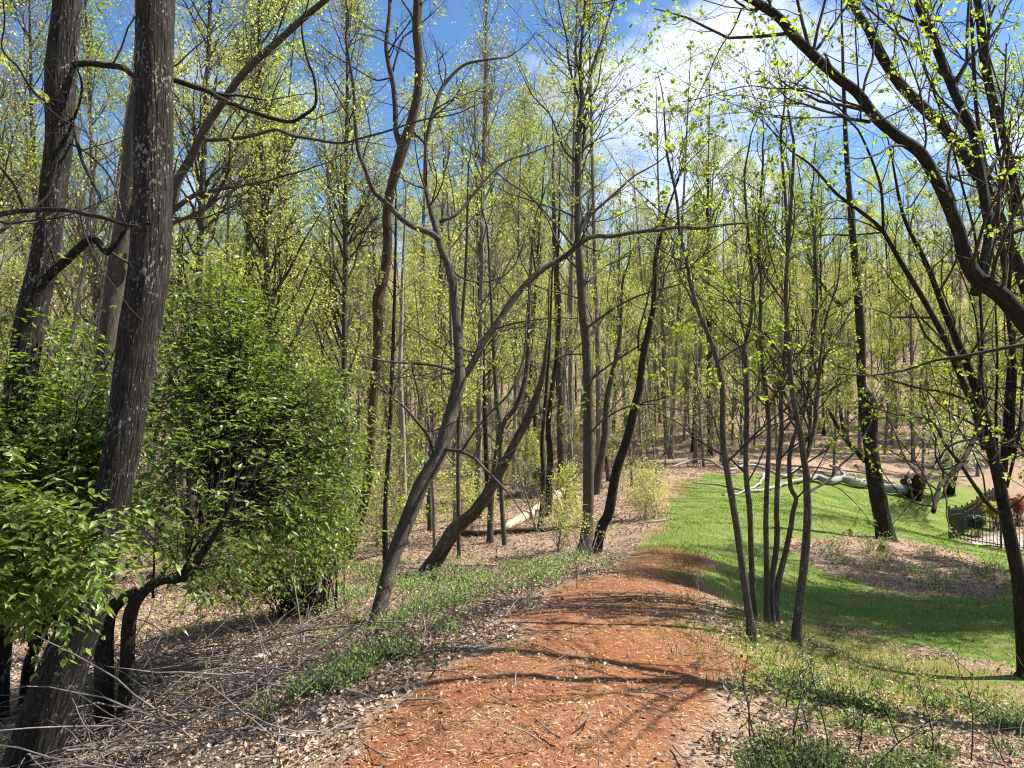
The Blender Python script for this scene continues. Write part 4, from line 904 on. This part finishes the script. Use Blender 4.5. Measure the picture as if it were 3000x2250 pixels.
# the white tree that fell across the lawn with its root plate
base = hit(2640, 1445)
root = thing('fallen_white_tree', base, 'white-barked tree fallen across the lawn with upturned roots', 'tree')
def on_lawn(pts, sides=9, rough=.05):
    q = []
    for px, py, w, up in pts:
        p = hit(px, py + w * .5); r = w / 2 * p[1] / F_PX; q.append([p[0], p[1], p[2] + r + up, r])
    return smooth_path(q, 40)
for nm, pts in (('trunk', [(2664,1446,26,.2),(2628,1440,28,.12),(2590,1432,26,.05),(2545,1420,24,.06),(2505,1416,25,.03),(2462,1408,21,.05),(2425,1412,20,.02),(2395,1402,18,.08),(2368,1406,14,.05)]),
                ('limb', [(2375,1402,12,.1),(2340,1390,10,.22),(2292,1400,9,.1),(2245,1388,8,.25),(2190,1380,9,.3),(2130,1384,8,.15),(2080,1372,7,.4),(2030,1366,6,.35),(1965,1372,5,.1)]),
                ('limb', [(2372,1404,13,.05),(2310,1416,10,.02),(2260,1430,9,.02),(2200,1440,8,.02),(2120,1432,7,.1),(2060,1424,5,.1),(2028,1420,4,.1)]),
                ('limb', [(2240,1394,8,.1),(2225,1420,7,.05),(2170,1444,6,.02),(2120,1452,5,.02)]),
                ('limb', [(2480,1412,10,.1),(2460,1396,8,.4),(2430,1388,6,.5)])):
    q = on_lawn(pts); g = Geo(); q[:, :3] += .035 * np.stack([vnoise(np.stack([np.arange(40) * .45 + 9 * len(pts), np.zeros(40), np.full(40, float(c))], -1), 77) for c in range(3)], -1); add_tubes(g, q[None, :, :3], q[None, :, 3], 10, .12); g.build(nm, M['bark_white'], root, base)
rc = on_lawn([(2664,1446,26,.2),(2628,1440,28,.12)])[0, :3] + np.array([.05, .0, .0]); rc[2] = float(gz(rc[0], rc[1]))
g = Geo(); a_ = np.linspace(0, 2 * math.pi, 40, endpoint=False); rr_ = np.linspace(0, 1, 14)
A2, R2 = np.meshgrid(a_, rr_)
for side in (0, 1):
    rad = .72 * R2 * (1 + .22 * vnoise(np.stack([np.cos(A2) * 2.2, np.sin(A2) * 2.2, R2 * 0 + side], -1), 21))
    lx = (.28 if side else -.12) + .2 * vnoise(np.stack([np.cos(A2) * R2 * 4, np.sin(A2) * R2 * 4, R2 * 0 + 3 * side], -1), 22) + (.3 * (1 - R2 ** 2) if side else -.1 * R2)
    Vv = np.stack([rc[0] + lx + .05 * rad, rc[1] + rad * np.cos(A2) * .9, rc[2] + .42 + rad * np.sin(A2)], -1).reshape(-1, 3)
    ii = np.arange(14 * 40).reshape(14, 40); jj = np.roll(ii, -1, 1)
    Ff = np.stack([ii[:-1], jj[:-1], jj[1:], ii[1:]], -1).reshape(-1, 4); g.add(Vv, Ff, bark=Vv)
p0 = rc + np.array([.2, 0, .6]) + R.normal(0, .3, (70, 3)) * np.array([.3, 1, 1]); D0 = (p0 - rc - np.array([-.1, 0, .5]))
q = grow(p0, D0, R.uniform(.3, .7, 70), 6, .3, 0); add_tubes(g, q, taper(R.uniform(.012, .04, 70), 6, .2), 5)
g.build('root_plate', M['bark_brown'], root, base)

# ------------------------------------------------------------------ fence, bed and shrubs on the right
def box(g, c, s, yaw=0.0):
    c = np.asarray(c, float); h = np.asarray(s, float) / 2
    v = np.array([(i, j, k) for i in (-1, 1) for j in (-1, 1) for k in (-1, 1)], float) * h
    ca, sa = math.cos(yaw), math.sin(yaw); v = np.stack([v[:, 0] * ca - v[:, 1] * sa, v[:, 0] * sa + v[:, 1] * ca, v[:, 2]], -1) + c
    g.add(v, np.array([(0, 1, 3, 2), (4, 6, 7, 5), (0, 4, 5, 1), (2, 3, 7, 6), (0, 2, 6, 4), (1, 5, 7, 3)]))
m_, nt_, out_ = new_mat('black_metal'); principled(nt_, out_, (.012, .013, .014), .35, .5); M['black'] = m_
def fence(label, a, b, base_first=True):
    a = np.array(a, float); b = np.array(b, float); L = np.linalg.norm(b - a); u = (b - a) / L; yaw = math.atan2(u[1], u[0])
    n = int(round(L / 1.85)); root = thing('metal_fence', (a[0], a[1], float(gz(*a))), label, 'fence')
    ori = np.array(root.location)
    zs = [float(gz(*(a + u * L * i / n))) for i in range(n + 1)]
    cut = 0 if base_first else 1
    pk = None
    for i in range(n + 1):
        p = a + u * L * i / n
        if i >= cut:
            g = Geo(); box(g, (p[0], p[1], zs[i] + .56), (.062, .062, 1.4), yaw); box(g, (p[0], p[1], zs[i] + 1.28), (.075, .075, .04), yaw); g.build('post', M['black'], root, ori, False)
        if i == n: break
        q = a + u * L * (i + 1) / n; st = L / n
        for k, hgt in enumerate((1.14, .94, .12)):
            g = Geo(); V0 = []
            for P_e, zz in ((p + u * .035, zs[i]), (q - u * .035, zs[i + 1])):
                nrm = np.array([-u[1], u[0]])
                for sx, sz in ((-1, -1), (1, -1), (1, 1), (-1, 1)): V0.append([*(P_e + nrm * sx * .013), zz + hgt + sz * .018])
            g.add(np.array(V0), np.array([(0, 1, 5, 4), (1, 2, 6, 5), (2, 3, 7, 6), (3, 0, 4, 7), (3, 2, 1, 0), (4, 5, 6, 7)])); g.build('rail', M['black'], root, ori, False)
        m = max(6, int(st / .125))
        for j in range(1, m):
            t = j / m; pp = p + (q - p) * t; zz = zs[i] + (zs[i + 1] - zs[i]) * t
            if pk is None:
                g = Geo(); box(g, (0, 0, .62), (.018, .022, 1.16)); pk = mesh('picket', np.concatenate(g.V), np.concatenate(g.F), M['black'], smooth=False)
            o = link('picket', pk, root, (pp[0] - ori[0], pp[1] - ori[1], zz - ori[2])); o.rotation_euler = (0, 0, yaw)
    return root
CORN = at(np.array(2782.), np.array(1583.), np.array(30.))[:2]
fence('black metal picket fence panel facing the lawn, behind the sprouting tree', CORN, CORN + np.array([7.4, -.9]))
fence('black metal picket fence run receding uphill from the corner post', CORN, (29.0, 46.0), False)
bed = np.array([CORN + (.5, .15), CORN + (7.2, -.6), CORN + (12, 3), CORN + (8, 6.5), CORN + (3.2, 3.2)])
bx_, by_ = np.meshgrid(np.linspace(bed[:, 0].min(), bed[:, 0].max(), 60), np.linspace(bed[:, 1].min(), bed[:, 1].max(), 60))
sd_ = sdf(bed, bx_, by_); ii = np.arange(3600).reshape(60, 60)
Fq = np.stack([ii[:-1, :-1], ii[:-1, 1:], ii[1:, 1:], ii[1:, :-1]], -1).reshape(-1, 4); keep = sd_.ravel()[Fq].max(1) < 0
Vb = np.stack([bx_, by_, gz(bx_, by_) + .03 + .015 * n2(bx_, by_, 5, 31)], -1).reshape(-1, 3)
m_, nt_, out_ = new_mat('pale_gravel'); gp = nt_.nodes.new('ShaderNodeNewGeometry').outputs['Position']
nv = noise(nt_, gp, 26, 3, .7); principled(nt_, out_, ramp(nt_, nv, [(.3, (.1, .085, .07)), (.48, (.27, .245, .21)), (.65, (.42, .39, .35))]), .9, .2, nv, .8, .03); M['gravel'] = m_
u_, inv_ = np.unique(Fq[keep], return_inverse=True)
tag(link('gravel_bed', mesh('gravel_bed', Vb[u_], inv_.reshape(-1, 4), M['gravel'])), 'pale gravel bed inside the black fence', None, None, 'structure')
M['flower_red'] = leaf_mat('flower_red', (.3, .05, .04), (.5, .12, .08), (.2, .2, .05), .3)
M['flower_yellow'] = leaf_mat('flower_yellow', (.4, .36, .05), (.6, .52, .08), (.2, .28, .05), .3)
bush('yellow-flowering shrub inside the black fence', (2915, 1500), [ell(2915,1482,36,30,18,.5)], 60, .1, 'flower_yellow', depth=36, name='yellow_shrub', quad=True, r0=.01, tl=(.1, .25))
bush('red-leaved shrub inside the black fence by the right edge', (2985, 1500), [ell(2985,1470,38,36,26,.6)], 70, .1, 'flower_red', depth=38, name='red_shrub', quad=True, r0=.01, tl=(.1, .25))
bush('dark low shrub at the foot of the fence bed', (2860, 1535), [ell(2862,1522,33,30,16,.4)], 50, .09, 'needle', depth=33, name='low_dark_shrub', quad=True, r0=.008, tl=(.1, .2))

# ------------------------------------------------------------------ ground cover
def field(n, d0, d1, pw=1.0, az=.82):
    d = (d0 ** pw + (d1 ** pw - d0 ** pw) * R.random(n)) ** (1 / pw); a = R.uniform(-az, az, n)
    return np.tan(a) * d * .95, d
def rand_dir(m, up): return unit(np.concatenate([R.normal(0, 1, (m, 2)), np.full((m, 1), 0.)], 1) + np.array([0, 0, up]))
def scatter_leaves(name, label, x, y, ln, mat, tilt=.35, lift=.012, rnd=None, wr=.6):
    m = len(x); C = np.stack([x, y, gz(x, y) + lift + R.random(m) * .025], -1)
    D = unit(np.concatenate([R.normal(0, 1, (m, 2)), R.normal(0, tilt, (m, 1))], 1)); Nn = unit(R.normal(0, tilt, (m, 3)) + np.array([0, 0, 1.]))
    g = Geo(); s_ = ln * R.uniform(.6, 1.3, m); leaf_geo(g, C, D, Nn, s_, s_ * wr, .3, rnd=rnd)
    tag(g.build(name, M[mat], smooth=False), label, 'leaves', None, 'stuff')
x, y = field(190000, 2.4, 46, 1.35)
mk = (m_path(x, y) < .35 + .3 * R.random(len(x)) * (R.random(len(x)) < .12)) & (m_lawn(x, y) < .5) & (R.random(len(x)) < 1 - .75 * m_thin(x, y)) & (n2(x, y, 1.3, 41) > -.65)
scatter_leaves('leaf_litter', 'dry brown fallen leaves covering the forest floor', x[mk], y[mk], .04 + .0014 * y[mk], 'litter')
x, y = field(150000, 2.3, 13, 1.3)
mk = (m_path(x, y) < .3 + .8 * (R.random(len(x)) < .05) + .4 * (n2(x, y, 1.1, 44) > .35) * (R.random(len(x)) < .3)) & (m_lawn(x, y) < .45) & (R.random(len(x)) < 1 - .8 * m_thin(x, y)) & (n2(x, y, .9, 43) > -.5)
scatter_leaves('near_leaf_litter', 'curled dry leaves on the bank beside the path', x[mk], y[mk], .033, 'litter', .5, .008)
x, y = field(16000, 6, 40, 1.2); mk = (m_lawn(x, y) > .4) & (R.random(len(x)) < .3)
scatter_leaves('lawn_leaves', 'pale petals and dead leaves specking the lawn', x[mk], y[mk], .045, 'litter', .3, .03, R.uniform(.5, 1, mk.sum()))
# straw and bark slivers on the path
x, y = field(80000, 2.3, 18, .8); mk = (m_path(x, y) > .25); x, y = x[mk], y[mk]; m = len(x)
g = Geo(); C = np.stack([x, y, gz(x, y) - .012 + R.random(m) * .012], -1); D = unit(np.concatenate([R.normal(0, 1, (m, 2)), R.normal(0, .12, (m, 1))], 1))
leaf_geo(g, C, D, np.tile([0, 0, 1.], (m, 1)), R.uniform(.012, .055, m), R.uniform(.002, .007, m), quad=True)
tag(g.build('straw_litter', M['straw'], smooth=False), 'straw and bark slivers scattered over the dirt path', 'litter', None, 'stuff')
# twigs lying about
x, y = field(6500, 2.4, 26, .7); mk = (R.random(len(x)) < np.where(m_path(x, y) > .5, .2, np.where(m_lawn(x, y) + m_thin(x, y) > .5, .04, np.where(x < 0, .8, .35)))); x, y = x[mk], y[mk]; m = len(x)
C = np.stack([x, y, gz(x, y) + .015], -1); D = np.concatenate([R.normal(0, 1, (m, 2)), R.normal(.08, .1, (m, 1))], 1)
Q = grow(C, D, R.uniform(.1, .75, m) * np.where(m_path(x, y) > .5, .4, 1), 6, .16, -.02); g = Geo(); add_tubes(g, Q, taper(R.uniform(.002, .007, m), 6, .4), 4)
tag(g.build('fallen_twigs', M['twig_pale']), 'dry twigs strewn over the ground', 'twigs', None, 'stuff')
# brush pile under the bush
b0 = at(R.uniform(100, 900, 420), np.full(420, 1200.), R.uniform(4.2, 7.0, 420)); b0[:, 2] = gz(b0[:, 0], b0[:, 1]) + R.random(420) ** 2 * .22
Q = grow(b0, np.concatenate([R.normal(0, 1, (420, 1)) + .3, R.normal(0, .6, (420, 1)), R.normal(.05, .16, (420, 1))], 1), R.uniform(.3, 1.3, 420), 8, .13, -.03)
Q[..., 2] = np.maximum(Q[..., 2], gz(Q[..., 0], Q[..., 1]) + .005)
g = Geo(); add_tubes(g, Q, taper(R.uniform(.002, .008, 420), 8, .35), 4)
tag(g.build('brush_pile', M['twig_pale']), 'heap of bleached thin branches under the big bush', 'brush', None, 'stuff')
# grass on the lawn and in tufts
def blades(x, y, h, w, name, label, mat='grass', rnd=None, cat='grass'):
    m = len(x); b = np.stack([x, y, gz(x, y) - .012], -1); a = R.random(m) * 6.283; s_ = np.stack([np.cos(a), np.sin(a), 0 * a], -1) * (w / 2)[:, None]
    t = b + np.stack([R.normal(0, .35, m) * h, R.normal(0, .35, m) * h, h], -1)
    V_ = np.stack([b - s_, b + s_, t], 1).reshape(-1, 3); g = Geo(); g.add(V_, np.arange(m * 3).reshape(m, 3), rnd=np.repeat(R.random(m) if rnd is None else rnd, 3))
    tag(g.build(name, M[mat], smooth=False), label, cat, None, 'stuff')
x, y = field(520000, 6, 44, 1.25, .75); mk = (m_lawn(x, y) - .35 * (n2(x, y, .9, 55) + .6 * n2(x, y, 2.6, 56) > .55) > R.random(len(x)) * .8 + .1); x, y = x[mk], y[mk]
blades(x, y, R.uniform(.02, .06, len(x)), .005 + .00045 * y, 'lawn_grass', 'short green grass of the lawn')
x, y = field(160000, 3, 14, 1.1, .8); pp = .55 * m_thin(x, y) + .3 * (n2(x, y, 2.4, 53) > .62) * (m_path(x, y) > .5) + .5 * (n2(x, y, 2.1, 51) > .45) * (m_path(x, y) < .6) * (m_lawn(x, y) < .5) * (n2(x, y, .7, 52) > 0)
mk = R.random(len(x)) < pp; x, y = x[mk], y[mk]
blades(x, y, R.uniform(.04, .13, len(x)), np.full(len(x), .006), 'rough_grass', 'thin rough grass on the bank and path edges')
# small leafy ground cover: left verge, bottom right, woodland floor
def cover(n, poly, h, ln, name, label, dens_seed, mat='cover', thr=-.15):
    x0, y0 = poly.min(0); x1, y1 = poly.max(0); x = R.uniform(x0, x1, n); y = R.uniform(y0, y1, n)
    k = sdf(poly, x, y) + .5 * n2(x, y, 1.2, dens_seed) < 0; k &= (n2(x, y, 1.9, dens_seed + 1) + .6 * n2(x, y, 5.0, dens_seed + 2) > thr) & (m_path(x, y) < .45); x, y = x[k], y[k]; m = len(x)
    hh = h * R.uniform(.35, 1.2, m) * (1 + .5 * n2(x, y, 1.4, dens_seed + 3)); b = np.stack([x, y, gz(x, y) - .01], -1)
    Q = grow(b, np.concatenate([R.normal(0, .35, (m, 2)), np.ones((m, 1))], 1), hh, 4, .15, .1); g = Geo(); st = Geo(); add_tubes(st, Q, np.full((m, 4), .0016), 3)
    leaves_on(g, Q, 8, ln, ln * .62, .018, .25, True, .0)
    root = tag(link(name, None), label, 'ground cover', None, 'stuff')
    st.build('stems', M['twig'], root); g.build('foliage', M[mat], root, smooth=False)
cover(10000, world_poly([(880,1690),(1130,1640),(1400,1650),(1700,1640),(1820,1680),(1640,1760),(1480,1830),(1380,1880),(1150,1930),(950,1900),(860,1800)]), .2, .03, 'verge_cover', 'knee-low bright green weeds along the left verge', 61, thr=.16)
cover(6500, world_poly([(820,2240),(1000,2110),(1160,2020),(1330,1900),(1150,1880),(950,1960),(760,2080),(620,2240)]), .12, .026, 'bank_cover', 'patchy small green weeds on the leafy left bank', 71, thr=.55)
cover(24000, np.concatenate([world_poly([(2050,2249),(2080,2120),(2150,2010),(2420,2040),(2700,2070),(2999,2110)]), [(4.6, 2.2), (1.2, 2.2)]]), .12, .022, 'corner_cover', 'tangle of small pale green weeds in the bottom right corner', 81, thr=-.1)
cover(26000, world_poly([(300,1900),(700,1780),(900,1700),(1000,1560),(1500,1500),(1500,1440),(700,1440),(0,1500),(0,1800)]), .22, .045, 'woodland_cover', 'low green plants on the woodland floor left of the snag', 91, mat='leaf_spring', thr=.1)
cover(5000, world_poly([(2300,1600),(2560,1575),(2800,1620),(2990,1690),(2990,1740),(2700,1740),(2450,1690)]), .25, .035, 'mound_weeds', 'sparse weeds on the leafy mound', 97, thr=.55)
# tall single weeds, bottom right
for i, (px, py, hp) in enumerate([(2235,2215,330),(2200,2160,230),(2330,2230,300),(2370,2150,200),(2440,2235,300),(2510,2200,260),(2560,2245,330),(2640,2180,200),(2720,2235,250),(2840,2240,330),(2950,2245,240),(2300,2080,150),(1250,1985,130),(1690,1720,170)]):
    b = hit(px, py); hgt = hp * b[1] / F_PX
    root = thing('weed_stem', b, ['thin dark weed stem, %s from the left in the bottom right corner' % w for w in ('second', 'first', 'third', 'fourth', 'fifth', 'sixth', 'seventh', 'eighth', 'ninth', 'tenth', 'last')][i] if i < 11 else
                 ('leafy green-topped weed stem beside the dirt path, nearest the clump of stems', 'thin weed stem on the left verge near the leaning Y', 'thin weed stem where the verge meets the path')[i - 11], 'weed', 'thin weed stems')
    P = grow(b[None] - np.array([[0, 0, .03]]), np.array([[R.normal(0, .22), R.normal(0, .15), 1.]]), np.array([hgt]), 12, .1, .02); rd = taper([.005], 12, .3)
    p1, D1, L1, r1, _ = spawn(P, rd, 7, .25, 1, 45, .08, .28, .4); Q = grow(p1, D1, L1, 6, .15, .05); g = Geo(); add_tubes(g, P, rd, 6); add_tubes(g, Q, taper(np.full(len(Q), .0022), 6, .4), 4); g.build('stem', M['twig'], root, b)
    lf = Geo(); leaves_on(lf, Q, 3.0, .032, .02, .01, .2); leaves_on(lf, P, 4, .03, .02, .01, .5); tag(lf.build('foliage', M['cover'], root, b, smooth=False), kind='stuff')

# ------------------------------------------------------------------ tell the woodland trees apart by where they stand
MARKS = [(-1e9, 'left of the knobbly trunk'), (180, 'between the two dark left trunks'), (440, 'above the big bush'), (1110, 'between brown forked trunk and leaning Y'), (1340, 'between leaning Y and tall grey trunk'),
         (1720, 'between tall grey trunk and the clump'), (2190, 'behind the clump of stems'), (2350, 'between clump and broken trunk'), (2580, 'right of the broken trunk')]
ORD = 'first second third fourth fifth sixth seventh eighth ninth tenth eleventh twelfth thirteenth fourteenth fifteenth sixteenth seventeenth eighteenth nineteenth twentieth twenty-first twenty-second twenty-third twenty-fourth twenty-fifth twenty-sixth twenty-seventh twenty-eighth twenty-ninth thirtieth'.split()
SHORT = {'woodland_tree': 'leafing tall tree', 'bare_tree': 'nearly bare tall tree', 'budding_tree': 'tan-budded tall tree', 'understorey_tree': 'spreading understorey tree', 'sapling': 'thin sapling',
         'twiggy_shrub': 'bare twiggy shrub', 'leafy_shrub': 'low leafy shrub'}
bins = {}
for o in list(COL.objects):
    nm = o.name.split('.')[0]
    if nm in SHORT and o.get('group'):
        px_ = CX + F_PX * o.location.x / o.location.y; k = max(i for i, m in enumerate(MARKS) if m[0] <= px_)
        band = 'near' if o.location.y < 30 else 'middle-distance' if o.location.y < 65 else 'distant'
        bins.setdefault((nm, k, band), []).append((px_, o))
for (nm, k, band), lst in bins.items():
    lst.sort(key=lambda t: t[0])
    for i, (_, o) in enumerate(lst):
        o['label'] = ('%s %s %s' % (band, SHORT[nm], MARKS[k][1]) if len(lst) == 1 else '%s %s, %s from the left %s' % (band, SHORT[nm], ORD[min(i, 29)], MARKS[k][1]))
print('TRIS', sum(len(m.loops) - 2 * len(m.polygons) for m in bpy.data.meshes))
